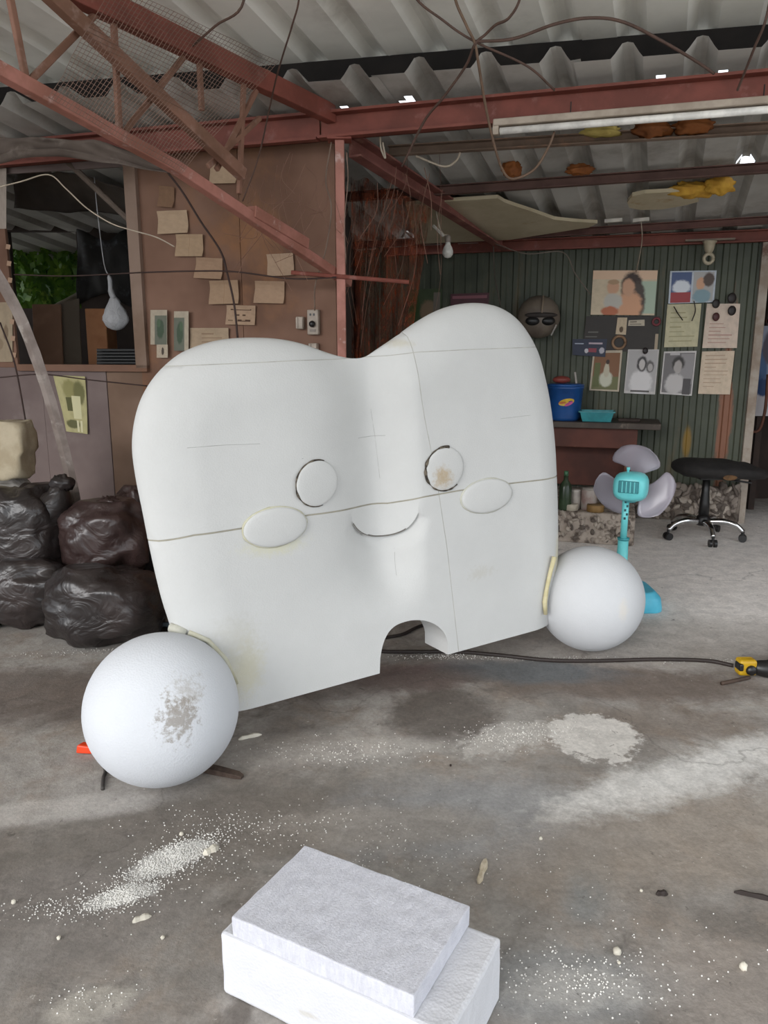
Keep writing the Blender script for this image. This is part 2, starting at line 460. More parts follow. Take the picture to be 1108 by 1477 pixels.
# rear roof over the back rooms
roof_run(roof, Vector((-.25, 6.9, 2.3)), .05, -.2, 3.0, -1.2, 4.6, 4, [M['galv_dark']])
adopt(roof)
gap_dark = mottled('roof_gap_shade', '211c19', '181412', 6, .9)  # near-black bar added to paint the shade between the roof runs
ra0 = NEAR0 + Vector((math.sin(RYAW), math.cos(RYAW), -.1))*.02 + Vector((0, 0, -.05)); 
sp_ = tag(MB().bar(ra0 - RA*4.1, ra0 + RA*4.4, .09, .11).build('roof_gap_bar', gap_dark), 'added black timber in the gap between the two roof runs', 'filler')
def on_roof(px, py, drop=0.0):
    r = Vector((math.sin(RYAW), math.cos(RYAW), -.135)); n = RA.cross(r).normalized()
    return on_plane(px, py, FAR0 - Vector((0, 0, drop)), n)

# ------------------------------------------------------------------ beams, post, truss
def beam(name, a, b, w, h, m, label, cat='beam', flange=True):
    o = empty(name, a)
    if flange:   # channel section: web and two lips
        MB().bar(a, b, w*.16, h).build('web', m, o)
        d = (Vector(b)-Vector(a)).normalized(); sd = d.cross(Vector((0, 0, 1))).normalized()
        for sgn in (1, -1):
            off = Vector((0, 0, sgn*(h/2 - h*.05))) - sd*(-w*.42)
            MB().bar(Vector(a)+off, Vector(b)+off, w, h*.1).build('flange', m, o)
    else:
        MB().bar(a, b, w, h).build('tube', m, o, bevel=min(w, h)*.12)
    adopt(o); return tag(o, label, cat)
zb = 2.44
bL = at_z(480, 183, zb); bR = at_z(1108, 128, zb)
bd = (bR-bL).normalized()
beam('steel_beam', bL - bd*.06, bR + bd*1.6, .07, .125, M['red_steel'], 'wide dark red steel beam crossing under the roof from the post to the right edge')
beam('steel_beam', bL - bd*3.4, bL - bd*.07, .06, .13, M['red_steel'], 'dark red steel beam over the brown plywood wall')
pa = on_roof(600, 217, .05); pb = on_roof(1108, 186, .05); pd = (pb-pa).normalized()
beam('roof_purlin', pa - pd*.15, pb + pd*1.4, .05, .05, M['brown_steel'], 'dusty brown roof purlin just behind the tube lamp', 'purlin')
pa = on_roof(645, 275, .05); pb = on_roof(1108, 243, .05); pd = (pb-pa).normalized()
beam('roof_purlin', pa - pd*1.6, pb + pd*1.4, .05, .055, mottled('dark_red_purlin', '6a4e46', '573f38', 6, .7), 'dark roof purlin halfway between tube lamp and green wall', 'purlin')
pa = on_roof(700, 343, .04); pb = on_roof(1108, 318, .04); pd = (pb-pa).normalized()
beam('roof_purlin', pa - pd*1.6, pb + pd*1.2, .05, .05, mottled('dark_rust_purlin', '6d4a42', '573a34', 6, .7), 'dark rusty purlin right above the red wall plate', 'purlin')
wa = onG(560, 362, .06); wb_ = onG(1100, 340, .06)
beam('wall_plate', wa, wb_ + GT*1.0, .06, .085, M['red_steel'], 'dull red steel plate along the top of the green wall')
ra = at_z(505, 212, 2.36); rb = onG(724, 352, .22)
beam('steel_rafter', ra, rb, .07, .10, mottled('dusty_red_steel', '8a5850', '74473f', 5, .65, c3='9a7264', s3=6), 'dusty pinkish red rafter slanting from the post back to the green wall', 'rafter')

post_base = Vector((bL.x + .035, bL.y - .02, 0))
post = empty('steel_post', post_base)
MB().box((post_base.x, post_base.y, 1.19), (.046, .046, 2.38)).build('shaft', M['pink_steel'], post, bevel=.004)
MB().box((post_base.x, post_base.y, .006), (.16, .16, .012)).build('base_plate', M['red_steel'], post)
MB().box((post_base.x, post_base.y-.002, 2.375), (.12, .10, .012)).build('cap_plate', M['red_steel'], post)
sa = at_y(420, 393, post_base.y-.03); sb_ = at_y(590, 407, post_base.y-.03)
MB().tube([sa, sb_], .011).build('cross_rod', M['red_steel'], post)
adopt(post); tag(post, 'thin faded red steel post standing behind the notch of the sculpture', 'post')

TP = Vector((bL.x, bL.y, 0)); TD = Vector((-.75, -1.35, 0)).normalized(); TN = Vector((TD.y, -TD.x, 0))
if TN.dot(Vector((0, -1, 0))) < 0: TN = -TN
def onT(px, py, off=0.0): return on_plane(px, py, TP + TN*off, TN)
def ext(a, b, k): return a + (b-a)*k
truss = empty('roof_truss', (TP.x, TP.y, 0))
def chord(name, A, B, w, h, off=0, k0=0, k1=1, m='pink_steel'):
    a = onT(*A, off); b = onT(*B, off); a, b = ext(a, b, k0), ext(a, b, k1)
    return MB().bar(a, b, w, h).build(name, M[m], truss, bevel=.004)
M['dusty_truss'] = mottled('dusty_red_truss_steel', '85604f', '70503f', 6, .7, 0, .2, 40, c3='9a7f74', s3=10, lo3=.55, hi3=.75)
chord('top_chord', (478, 165), (140, 2), .055, .085, 0, 0, 1.35, 'red_steel')
chord('bottom_chord', (503, 408), (248, 238), .045, .045, 0, 0, 1.0, 'pink_steel')
chord('bottom_chord', (250, 240), (0, 102), .045, .045, 0, 0, 1.45, 'pink_steel')
chord('diagonal_chord', (350, 252), (75, -5), .04, .05, .04, 0, 1.3, 'dusty_truss')
for A, B in (((13, -10), (38, 118)), ((150, 8), (42, 118)), ((163, 15), (172, 185)), ((265, 82), (180, 190)), ((287, 78), (291, 160)), ((370, 130), (312, 245)), ((375, 170), (300, 240)), ((352, 110), (345, 280))):
    chord('web_bar', A, B, .018, .022, -.01, 0, 1, 'dusty_truss')
# splice plate on the lower chord
chord('splice_plate', (362, 305), (440, 352), .052, .05, .004, 0, 1, 'pink_steel')
adopt(truss); tag(truss, 'dusty red steel truss with crossing web bars at upper left', 'truss')

# wire netting stretched over the truss
net = MB()
qa, qb, qc, qd = onT(165, -25, .07), onT(402, 88, .07), onT(262, 250, .05), onT(70, 140, .06)
def bil(u, v): return (qa*(1-u)+qb*u)*(1-v) + (qd*(1-u)+qc*u)*v
def sag(u, v):
    p = bil(u, v); return p + TN*(.025*noise.noise(Vector((u*3, v*3, 1)))) 
for i in range(47): net.tube([sag(i/46, j/6) for j in range(7)], .0011, 3, False)
for i in range(31): net.tube([sag(j/8, i/30) for j in range(9)], .0011, 3, False)
no = net.build('wire_netting', plain('rusty_wire', '8a6e60', .7)); tag(no, 'fine square wire netting stretched across the upper left truss', 'netting')

# ================================================================== THE FOAM SCULPTURE
import numpy as np
def foam_mat(name, c='e6e6e4', stains=(), bump=.12):
    k = N(name); v = k.coord()
    col = k.mix(k.ramp(k.noise(v, 2.0, 5), .3, .7), lin(c), lin([x*.965 for x in lin_inv(c)]))
    nf = k.noise(v, 60, 5, .7); nm = k.noise(v, 9, 4, .6)
    for (p, r, sc, amt, rag) in stains:
        d = k.vmath('MULTIPLY', k.vmath('SUBTRACT', v, tuple(p)), tuple(1/x for x in r))
        L = k.math('ADD', k.vmath('LENGTH', d), k.math('MULTIPLY', k.math('SUBTRACT', nf, .5), rag))
        L = k.math('ADD', L, k.math('MULTIPLY', k.math('SUBTRACT', nm, .5), rag*.6))
        col = k.mix(k.ramp(L, .2, 1.25, amt, 0), col, lin(sc))
    k.color(col); k.set(.85, 0, .2)
    vo = k.new('ShaderNodeTexVoronoi'); vo.inputs['Scale'].default_value = 160; k.link(v, vo.inputs['Vector'])
    k.bump(k.math('ADD', vo.outputs['Distance'], k.noise(v, 9, 4)), bump, .004)
    return k.m
ang = math.atan2(.556, .831)
E = Vector((math.cos(ang), math.sin(ang), 0)); YB = Vector((-math.sin(ang), math.cos(ang), 0)); NB = -YB
C_ballL = Vector((-.700, 2.244, .240)); C_ballR = Vector((.938, 3.337, .240)); RB = .238
PLOFF = .12
base = (C_ballL + C_ballR)/2 + YB*PLOFF; base.z = 0
sc_root = empty('foam_sculpture', base, ang)
T, R_ = .085, .17
def loc(px, py, front=0.0):
    p = on_plane(px, py, base + NB*front, NB) - base
    return Vector((p.dot(E), p.z))
def to_local(p): q = p - base; return Vector((q.dot(E), q.dot(YB), q.z))
top_px = [(277, 1014), (262, 960), (245, 902), (232, 860), (218, 800), (206, 740), (196, 690), (191, 650), (193, 615), (202, 580), (218, 550), (240, 525), (265, 507), (300, 494), (335, 488), (375, 487), (410, 490), (440, 497), (470, 508), (495, 515), (515, 517), (530, 513), (550, 500), (575, 483), (600, 465), (630, 448), (660, 439), (690, 437), (715, 442), (738, 456), (756, 478), (770, 505), (780, 540), (788, 580), (794, 630), (797, 680), (799, 740), (799, 790), (796, 840), (789, 887)]
bot_px = [(780, 890), (700, 912), (660, 921)]
notch_px = [(639, 926), (637, 917), (631, 906), (620, 897), (606, 892), (590, 891), (575, 894), (562, 900), (552, 911), (545, 928), (541, 950)]
bot2_px = [(500, 962), (430, 980), (345, 1000)]
def sp2(pts, n): return [Vector((p.x, p.y)) for p in spline([Vector((q.x, q.y, 0)) for q in pts], n)]
top = sp2([loc(*p) for p in top_px], 7)
zbot = .147
bot = [Vector((loc(*p, .06).x, zbot)) for p in bot_px]
notch = sp2([loc(*p, .07) for p in notch_px], 5); 
notch[0].y = zbot; notch[-1].y = zbot
bot2 = [Vector((loc(*p, .06).x, zbot)) for p in bot2_px]
top[0].y = zbot; top[-1].y = zbot
def densify(pts, step):
    out = []
    for a, b in zip(pts[:-1], pts[1:]):
        n = max(1, int((b-a).length/step))
        out += [a + (b-a)*(i/n) for i in range(n)]
    return out + [pts[-1]]
bottom = densify([top[-1]] + bot + notch + bot2 + [top[0]], .02)[1:-1]
outline = top + bottom
TOPA = np.array([(p.x, p.y) for p in top]); OUT = np.array([(p.x, p.y) for p in outline])
def seg_dist(P, A, B):
    P = P[:, None, :]; d = B-A; L2 = (d**2).sum(1) + 1e-12
    t = np.clip(((P-A)*d).sum(2)/L2, 0, 1); q = A + t[..., None]*d
    return np.sqrt(((P-q)**2).sum(2))
def d_top(P): return seg_dist(P, TOPA[:-1], TOPA[1:]).min(1)
def d_out(P): return seg_dist(P, OUT, np.roll(OUT, -1, 0)).min(1)
def inside(P):
    x, y = P[:, 0][:, None], P[:, 1][:, None]; A = OUT; B = np.roll(OUT, -1, 0)
    c = ((A[:, 1] > y) != (B[:, 1] > y)) & (x < (B[:, 0]-A[:, 0])*(y-A[:, 1])/(B[:, 1]-A[:, 1]+1e-12) + A[:, 0])
    return c.sum(1) % 2 == 1
smile = sp2([loc(*p, T) for p in ((513, 751), (525, 766), (540, 775), (557, 779), (574, 776), (588, 766), (597, 751), (602, 736))], 6)
SM = np.array([(p.x, p.y) for p in smile]); smc = loc(557, 730, T)
vt, vb = loc(533, 517, T*.5), loc(566, 893, T)
def height(P):
    P = np.asarray(P, float).reshape(-1, 2)
    s = np.clip(d_top(P)/R_, 0, 1); pr = (1-(1-s)**2.3)**(1/2.0)
    uc = vb.x + (vt.x-vb.x)*(P[:, 1]-vb.y)/(vt.y-vb.y)
    f = np.clip((P[:, 1]-(vb.y+.0))/.26, 0, 1); f = f*f*(3-2*f)
    du = P[:, 0]-uc
    sr = np.clip(du/.17, 0, 1); sr = 1-sr*sr*(3-2*sr); sl_ = np.exp(-(np.abs(du)/.17)**1.7)
    val = .088*np.where(du > 0, sr, sl_)*f
    h = T*pr + .018*np.clip(s, 0, 1) - val*pr
    dd = seg_dist(P, SM[:-1], SM[1:]); ds = dd.min(1); k = dd.argmin(1)
    rc = np.hypot(P[:, 0]-smc.x, P[:, 1]-smc.y); arc = np.hypot(SM[k][:, 0]-smc.x, SM[k][:, 1]-smc.y)
    tap = np.sin(np.pi*np.clip((k+.5)/(len(SM)-1), 0, 1))**.6
    out = (rc > arc) & (k > 0) & (k < len(SM)-2)
    h = h - np.where(out, .034*tap*np.clip(1-ds/.06, 0, 1), 0)
    return np.maximum(h, 0)
def hgt(u, v): return float(height([(u, v)])[0])
def back(P):
    s = np.clip(d_top(np.asarray(P).reshape(-1, 2))/.06, 0, 1); return .05*np.sqrt(1-(1-s)**2)
def locs(px, py, f0=None):
    f = T
    for _ in range(8):
        q = loc(px, py, f); f = .5*f + .5*hgt(q.x, q.y)
    return loc(px, py, f)
def extend(Ln): return [Ln[0] + (Ln[0]-Ln[1])*3] + Ln + [Ln[-1] + (Ln[-1]-Ln[-2])*3]
H1 = extend([locs(*p) for p in ((217, 780), (280, 772), (350, 762), (445, 743), (500, 735), (560, 726), (610, 717), (660, 708), (730, 698), (794, 690))])
H2 = extend([locs(*p) for p in ((250, 528), (300, 526), (370, 523), (430, 520), (490, 518), (560, 513), (600, 508), (680, 504), (764, 501))])
V1 = extend([locs(*p) for p in ((585, 478), (592, 495), (599, 520), (606, 560), (612, 600), (622, 650), (632, 705), (645, 790), (659, 915))])
def f_h(Ln, w): return lambda u: np.interp(u, [p.x for p in Ln], [p.y for p in Ln]) + w
def f_v(Ln, w): L2 = sorted(Ln, key=lambda p: p.y); return lambda v: np.interp(v, [p.y for p in L2], [p.x for p in L2]) + w
WH1, WH2, WV = .0030, .0014, .0016
pts = [Vector(p) for p in outline]; edges = [(i, (i+1) % len(outline)) for i in range(len(outline))]
def polyline(ps):
    o = len(pts); pts.extend(ps); edges.extend((o+i, o+i+1) for i in range(len(ps)-1))
us = np.linspace(-1.25, 1.25, 130); vsn = np.linspace(.05, 1.95, 100)
for Ln, w in ((H1, WH1), (H2, WH2)):
    for sg in (-1, 1): polyline([Vector((u, float(f_h(Ln, sg*w)(u)))) for u in us])
for sg in (-1, 1): polyline([Vector((float(f_v(V1, sg*WV)(v)), v)) for v in vsn])
# rings near the rounded rim, rows along the smile, plain grid elsewhere
extra = []
tp = densify(top, .018)
for d in (.004, .011, .021, .034, .05, .07, .094, .12, .15):
    for i in range(1, len(tp)-1):
        t_ = (tp[i+1]-tp[i-1]).normalized(); extra.append((tp[i].x + t_.y*d, tp[i].y - t_.x*d, d))
ring = np.array(extra); okr = inside(ring[:, :2]) & (d_out(ring[:, :2]) > ring[:, 2]*.85)
P_in = [tuple(p) for p in ring[okr][:, :2]]
sd = densify(smile, .008)
for d in (-.004, -.0006, .002, .006, .012, .02, .03, .044, .06):
    for i in range(1, len(sd)-1):
        r_ = (sd[i]-smc).normalized(); P_in.append((sd[i].x + r_.x*d, sd[i].y + r_.y*d))
gx, gy = np.meshgrid(np.arange(-1.3, 1.3, .021), np.arange(.1, 2.0, .021)); gx = gx + (np.arange(gx.shape[0]) % 2)[:, None]*.0105
G = np.stack([gx.ravel(), gy.ravel()], 1); G = G[inside(G)]; G = G[d_out(G) > .012]; G = G[d_top(G) > .155]
G = G[seg_dist(G, SM[:-1], SM[1:]).min(1) > .066]
P_in += [tuple(p) for p in G]
PA = np.array(P_in)
keep = (np.abs(PA[:, 1]-f_h(H1, 0)(PA[:, 0])) > .007) & (np.abs(PA[:, 1]-f_h(H2, 0)(PA[:, 0])) > .005) & (np.abs(PA[:, 0]-f_v(V1, 0)(PA[:, 1])) > .005)
pts += [Vector(p) for p in PA[keep]]
cv, ce, cf, _, _, _ = delaunay_2d_cdt(pts, edges, [], 0, 1e-6)
CV = np.array([(p.x, p.y) for p in cv]); CF = np.array([tuple(f) for f in cf])
cen = CV[CF].mean(1); ok = inside(cen); CF = CF[ok]; cen = cen[ok]
HF = height(CV); HK = back(CV)
e1 = cen[:, 1]-f_h(H1, 0)(cen[:, 0]); e2 = cen[:, 1]-f_h(H2, 0)(cen[:, 0]); e3 = cen[:, 0]-f_v(V1, 0)(cen[:, 1])
pid = (e1 > 0)*1 + (e2 > 0)*2 + (e3 > 0)*4
pid = np.where(np.abs(e3) < WV, 102, pid); pid = np.where(np.abs(e2) < WH2, 101, pid); pid = np.where(np.abs(e1) < WH1, 100, pid)
p0 = to_local(on_plane(352, 962, base+NB*T, NB)); p1 = to_local(on_plane(338, 925, base+NB*T, NB))
pr_ = to_local(on_plane(800, 810, base+NB*T*.5, NB)); pq = to_local(on_plane(690, 825, base+NB*T, NB))
pk1 = to_local(on_plane(650, 690, base+NB*T, NB)); pk2 = to_local(on_plane(395, 785, base+NB*T, NB)); pk3 = to_local(on_plane(590, 495, base+NB*T, NB))
M['foam'] = foam_mat('carved_white_foam', 'c8c8c6', [(p0, (.07, .2, .12), 'c4bd9c', .55, 1.2), (p1, (.10, .2, .10), 'b4b2a8', .45, 1.6), (pr_, (.05, .2, .16), 'c6bd98', .6, 1.2),
    (pq, (.07, .2, .03), 'b6b2a8', .4, 3.0), (pk2, (.13, .2, .04), 'c6c3a2', .6, 1.4), (pk3, (.05, .3, .02), 'b8ae92', .4, 1.4)])
M['seam'] = plain('dark_seam', 'a09b8c', .8); M['seam_light'] = plain('pale_seam', 'b4b2aa', .8)
def panel(name, mask, m, drop=0.0):
    F_ = CF[mask]
    if len(F_) == 0: return
    mb = MB(); idx = {}
    def vid(i, side):
        key = (int(i), side)
        if key not in idx:
            idx[key] = len(mb.v)
            w = -(HF[i]-drop) if side == 0 else HK[i]
            mb.v.append(Vector((CV[i, 0], w, CV[i, 1])))
        return idx[key]
    cnt = {}
    for f in F_:
        mb.f.append(tuple(vid(i, 0) for i in f)); mb.f.append(tuple(vid(i, 1) for i in reversed(f)))
        for a, b in ((f[0], f[1]), (f[1], f[2]), (f[2], f[0])):
            k = (min(a, b), max(a, b)); cnt.setdefault(k, []).append((a, b))
    for k, l in cnt.items():
        if len(l) == 1:
            a, b = l[0]; mb.f.append((vid(b, 0), vid(a, 0), vid(a, 1), vid(b, 1)))
    o = mb.build(name, m, sc_root, recalc=False)
    bm = bmesh.new(); bm.from_mesh(o.data); bmesh.ops.remove_doubles(bm, verts=bm.verts, dist=1e-5)
    bmesh.ops.dissolve_degenerate(bm, edges=bm.edges, dist=1e-6); bmesh.ops.recalc_face_normals(bm, faces=bm.faces); bm.to_mesh(o.data); bm.free()
    smoothish(o, 55); return o
for i in range(8): panel('foam_panel', pid == i, M['foam'])
for i, (m_, dr) in enumerate((('seam', .0016), ('seam_light', .0005), ('seam_light', .0008))):
    o = panel('glue_seam', pid == 100+i, M[m_], dr)
    if o: o['label'] = 'thin dirty glue line between foam panels'
def surf(p, lift=0.0): return Vector((p.x, -(hgt(p.x, p.y)+lift), p.y))
def pencil(pl, r=.0008, m=None, name='pencil_line'):
    ps = densify([locs(*p) for p in pl], .02)
    o = MB().tube([surf(p, .0002) for p in ps], r, 4).build(name, m or M['pencil'], sc_root); return o
M['pencil'] = plain('pencil_grey', 'b0b0ad', .8); M['burn'] = mottled('scorched_edge', '2a241f', '6a6154', 60, .8)
pencil([(535, 590), (541, 630), (548, 690)]); pencil([(517, 632), (535, 629), (556, 628)]); pencil([(270, 646), (320, 642), (375, 640)])
pencil([(722, 604), (765, 599)]); pencil([(569, 790), (572, 830)])
# dark smile line painting the shade inside the groove
ps = densify(smile, .012)[2:-2]
o = MB().tube([surf(p, -.004) for p in ps], .0024, 5).build('smile_line', plain('smile_shadow_line', '77736c', .8), sc_root); o['label'] = 'curved dark line painting the shade in the carved smile'
def dome(name, cx, cy, rpx, rpy, prot, m, lab):
    c = locs(cx, cy); ru = abs(loc(cx+rpx, cy, T).x-loc(cx-rpx, cy, T).x)/2; rv = abs(loc(cx, cy+rpy, T).y-loc(cx, cy-rpy, T).y)/2
    hh = hgt(c.x, c.y)
    # tilt to the local slope
    eps = .6*ru; s1 = (hgt(c.x+eps, c.y)-hgt(c.x-eps, c.y))/(2*eps)
    def fn(d):
        r = math.hypot(d.x, d.z); q = (1-min(1, r)**4)
        x, z = d.x*ru, d.z*rv
        return Vector((x, -(s1*x) - (prot if d.y < 0 else .0)*(abs(d.y)**.45) + (.03 if d.y > 0 else 0), z))
    o = MB().ball((c.x, -hh, c.y), 1, 40, 24, fn).build(name, m, sc_root, smooth=True); o['label'] = lab
    return c, ru, rv, hh, s1, o
M['foam2'] = foam_mat('smooth_white_foam', 'c8c8c6')
def ellipse_tube(name, c, ru, rv, hh, s1, a0, a1, r, m, lab, k=1.0, wob=0, lift=.0):
    n = 40; ptsl = []; rs = []
    for i in range(n+1):
        a = math.radians(a0 + (a1-a0)*i/n); x = math.cos(a)*ru*k; z = math.sin(a)*rv*k
        ptsl.append(Vector((c.x+x, -(hh + s1*x) - lift, c.y+z))); rs.append(max(.0006, r*(1 + wob*noise.noise(Vector((a*4, r*100, c.x))))))
    o = MB().tube(ptsl, rs, 6).build(name, m, sc_root, smooth=True); o['label'] = lab; return o
ex = dome('eye', 457, 697, 32, 33, .013, M['foam2'], 'round white foam eye, the one nearer the tall bags side')
ellipse_tube('burnt_rim', *ex[:5], 70, 285, .0030, M['burn'], 'scorched dark rim of the eye', 1.0, .8, .003)
c2 = loc(441, 693, T)
ellipse_tube('pencil_circle', c2, ex[1]*.98, ex[2]*1.0, hgt(c2.x, c2.y), 0, 100, 290, .0012, M['pencil'], 'faint pencil circle beside the eye', 1.0, 0, .0)
pe = loc(634, 688, T)
M['foam_eye'] = foam_mat('stained_white_foam', 'c8c8c6', [(Vector((loc(632, 688, T).x, -T, loc(632, 688, T).y)), (.05, .2, .05), 'a88f66', .7, 2.0)])
ey = dome('eye', 641, 676, 27, 31, .014, M['foam_eye'], 'round white foam eye with a brown scorch')
ellipse_tube('burnt_rim', *ey[:5], 80, 310, .0042, M['burn'], 'black scorched rim of the stained eye', 1.0, 1.2, .004)
M['glue'] = mottled('yellowed_glue', 'c3c1b0', 'b9b59c', 20, .6); M['glue_pale'] = mottled('pale_glue', 'c2c1b6', 'b5b3a6', 20, .6)
for cx, cy, rx, ry, lab, gm in ((397, 760, 46, 28, 'oval white foam cheek, the wider one', 'glue'), (702, 715, 36, 24, 'oval white foam cheek, the smaller one', 'glue_pale')):
    ck = dome('cheek', cx, cy, rx, ry, .018, M['foam2'], lab)
    g_ = ellipse_tube('glue_bead', *ck[:5], 0, 360, .0040, M[gm], 'bead of glue around the cheek', 1.0, .7, .001)
# the two foam balls glued to the lower corners
def on_sphere(px, py, C):
    d = ray(px, py).normalized(); b = (CAM-C).dot(d); disc = max(0, b*b - ((CAM-C).length_squared - RB*RB)); return CAM + d*(-b-math.sqrt(disc))
s1_ = to_local(on_sphere(262, 1035, C_ballL)) - to_local(C_ballL); s2_ = to_local(on_sphere(270, 995, C_ballL)) - to_local(C_ballL); s3_ = to_local(on_sphere(900, 880, C_ballR)) - to_local(C_ballR)
fbL = foam_mat('foam_ball_stained', 'cdcfd3', [(s2_, (.05, .06, .05), 'a09a92', .5, 4.5), (s1_, (.05, .06, .06), '857d73', .75, 4.5)], .2)
fbR = foam_mat('foam_ball_smudged', 'c9cacc', [(s3_, (.025, .04, .05), 'cfc9bf', .6, 1.6)], .15)
for C_, m_, lab in ((C_ballL, fbL, 'white foam ball with a grey scuffed patch'), (C_ballR, fbR, 'white foam ball with yellow glue along one side')):
    q = to_local(C_)
    o = MB().ball((0, 0, 0), RB, 64, 40).build('foam_ball', m_, sc_root, smooth=True); o.location = q; o['label'] = lab
# glue fillets where balls meet the body
def lump(name, path, r, m, wob=.5):
    rs = [r*(1+wob*noise.noise(Vector((i*.7, r*50, 3)))) for i in range(len(path))]
    return MB().tube(path, rs, 8).build(name, m, sc_root, smooth=True)
def bl(px, py, w): return to_local(on_plane(px, py, base+NB*w, NB))
gp = [bl(x+2, y, .112) for x, y in ((798, 803), (792, 825), (787, 848), (784, 868), (785, 886))]
g_ = lump('glue_bead', gp, .009, mottled('yellow_glue', 'c9c09c', 'bdb389', 20, .6)); g_['label'] = 'yellow glue bead along the far ball'
g_ = lump('glue_bead', [bl(246, 905, .02), bl(256, 908, .04), bl(268, 912, .05)], .015, M['glue_pale'], .3); g_['label'] = 'squeezed out roll of pale glue above the near ball'
g_ = lump('glue_bead', [bl(272, 912, .06), bl(300, 924, .09), bl(325, 950, .095), bl(342, 985, .09)], .008, M['glue']); g_['label'] = 'yellow glue fillet beside the near ball'
tag(sc_root, 'huge white foam smiling face with two lobes standing on two foam balls', 'sculpture')

# ------------------------------------------------------------------ stepped foam block in front
fa = Vector((.877, -.480, 0)); fb_ = Vector((-.480, -.877, 0)); fc = Vector((-.068, 1.402, 0))
fr = math.atan2(fa.y, fa.x)
blk = empty('foam_block', fc, fr)      # local x = fa, local y = -fb
def slab(name, x0, x1, y0, y1, z0, z1, m, seed, amp=.0035, bev=.006, n=22):
    nx, ny, nz = n, int(n*.7), 6; mb = MB(); idx = {}
    def P(i, j, k):
        key = (i, j, k)
        if key not in idx:
            x = x0+(x1-x0)*i/nx; y = y0+(y1-y0)*j/ny; z = z0+(z1-z0)*k/nz
            q = Vector((x, y, z)); nn = noise.noise_vector(q*28 + Vector((seed, 0, 0)))*amp
            if k == 0: nn.z = 0
            idx[key] = len(mb.v); mb.v.append(q+nn)
        return idx[key]
    for i in range(nx):
        for j in range(ny):
            for k in (0, nz): mb.f.append((P(i, j, k), P(i+1, j, k), P(i+1, j+1, k), P(i, j+1, k)))
    for i in range(nx):
        for k in range(nz):
            for j in (0, ny): mb.f.append((P(i, j, k), P(i+1, j, k), P(i+1, j, k+1), P(i, j, k+1)))
    for j in range(ny):
        for k in range(nz):
            for i in (0, nx): mb.f.append((P(i, j, k), P(i, j+1, k), P(i, j+1, k+1), P(i, j, k+1)))
    o = mb.build(name, m, blk, bevel=bev); return o
def rough_foam():
    k = N('hot_wire_cut_foam'); v = k.coord()
    col = k.mix(k.ramp(k.noise(k.vmath('MULTIPLY', v, (40, 9, 9)), 3, 6, .7), .35, .7), lin('d0d0d7'), lin('c3c3cb'))
    k.color(col); k.set(.9, 0, .15)
    h = k.math('ADD', k.noise(k.vmath('MULTIPLY', v, (1, .35, 1)), 70, 5, .7), k.math('MULTIPLY', k.noise(v, 240, 3), .5))
    k.bump(h, .55, .006); return k.m
M['cut_foam'] = foam_mat('white_foam_block', 'd2d2d6', [(Vector((-.02, -.137, .05)), (.03, .05, .008), 'b9b4a8', .6, 1.5)], .2)
slab('base_tier', -.242, .285, -.137, .133, 0, .150, M['cut_foam'], 3, .002, .008)
slab('upper_tier', -.210, .212, -.133, .134, .150, .198, rough_foam(), 9, .0018, .003, 34)
tag(blk, 'white foam block with a stepped rough cut top lying in the foreground', 'foam block')

# ================================================================== BACK ROOM SEEN THROUGH THE WINDOW OPENING
def onY(px, py, Y): return at_y(px, py, Y)
YR = 6.6
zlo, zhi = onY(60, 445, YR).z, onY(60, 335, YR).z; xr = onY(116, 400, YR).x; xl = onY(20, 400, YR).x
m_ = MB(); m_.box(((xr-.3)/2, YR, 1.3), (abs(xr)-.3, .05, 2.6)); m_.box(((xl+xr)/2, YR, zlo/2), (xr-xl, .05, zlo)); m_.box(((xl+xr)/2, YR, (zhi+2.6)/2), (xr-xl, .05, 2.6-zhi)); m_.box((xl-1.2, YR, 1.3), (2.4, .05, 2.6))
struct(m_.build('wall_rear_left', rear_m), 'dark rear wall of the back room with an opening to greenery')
struct(MB().box((-.28, 5.7, 1.25), (.05, 1.9, 2.5)).build('wall_divider', rear_m), 'dark divider between back room and corridor')
# bush outside
bush = empty('leafy_bush', onY(65, 470, 7.6).xyz)
bush.location.z = 0
lf = MB(); rng = random.Random(4)
for i in range(2600):
    px, py = rng.uniform(10, 135), rng.uniform(325, 460); p = onY(px, py, 7.2 + rng.random()*.9)
    L = rng.uniform(.07, .15); a = rng.uniform(0, 6.28); t = rng.uniform(-.9, .9)
    d = Vector((math.cos(a)*.5, rng.uniform(-.4, .4), math.sin(a)-.4)).normalized(); w = d.cross(Vector((0, 1, t))).normalized()*L*.22
    lf.add([p, p+d*L*.5+w, p+d*L, p+d*L*.5-w], [(0, 1, 2, 3)])
o = lf.build('leaves', mottled('green_leaves', '6f9a2a', '3f6a1c', 6, .5, c3='a8c850', s3=5), bush, recalc=False); o['kind'] = 'stuff'
for i in range(7):
    a = onY(20+i*16, 470, 7.6); MB().tube(spline([Vector((a.x, 7.6, 0)), onY(30+i*12, 440, 7.6), onY(25+i*16, 350, 7.6)], 5), .012, 5).build('stem', M['dark_wood'], bush)
MB().ball((onY(70, 395, 8.4).x, 8.4, 1.2), (1.0, .3, 1.3), 24, 16, lambda d: Vector((d.x*1.3, d.y*.3, d.z*1.4))*(1+.2*noise.noise(d*5))).build('inner_foliage', mottled('deep_green', '2f4a18', '22380f', 9, .7), bush, smooth=True)
adopt(bush); tag(bush, 'green leafy bush outside, seen through the back room opening', 'bush')

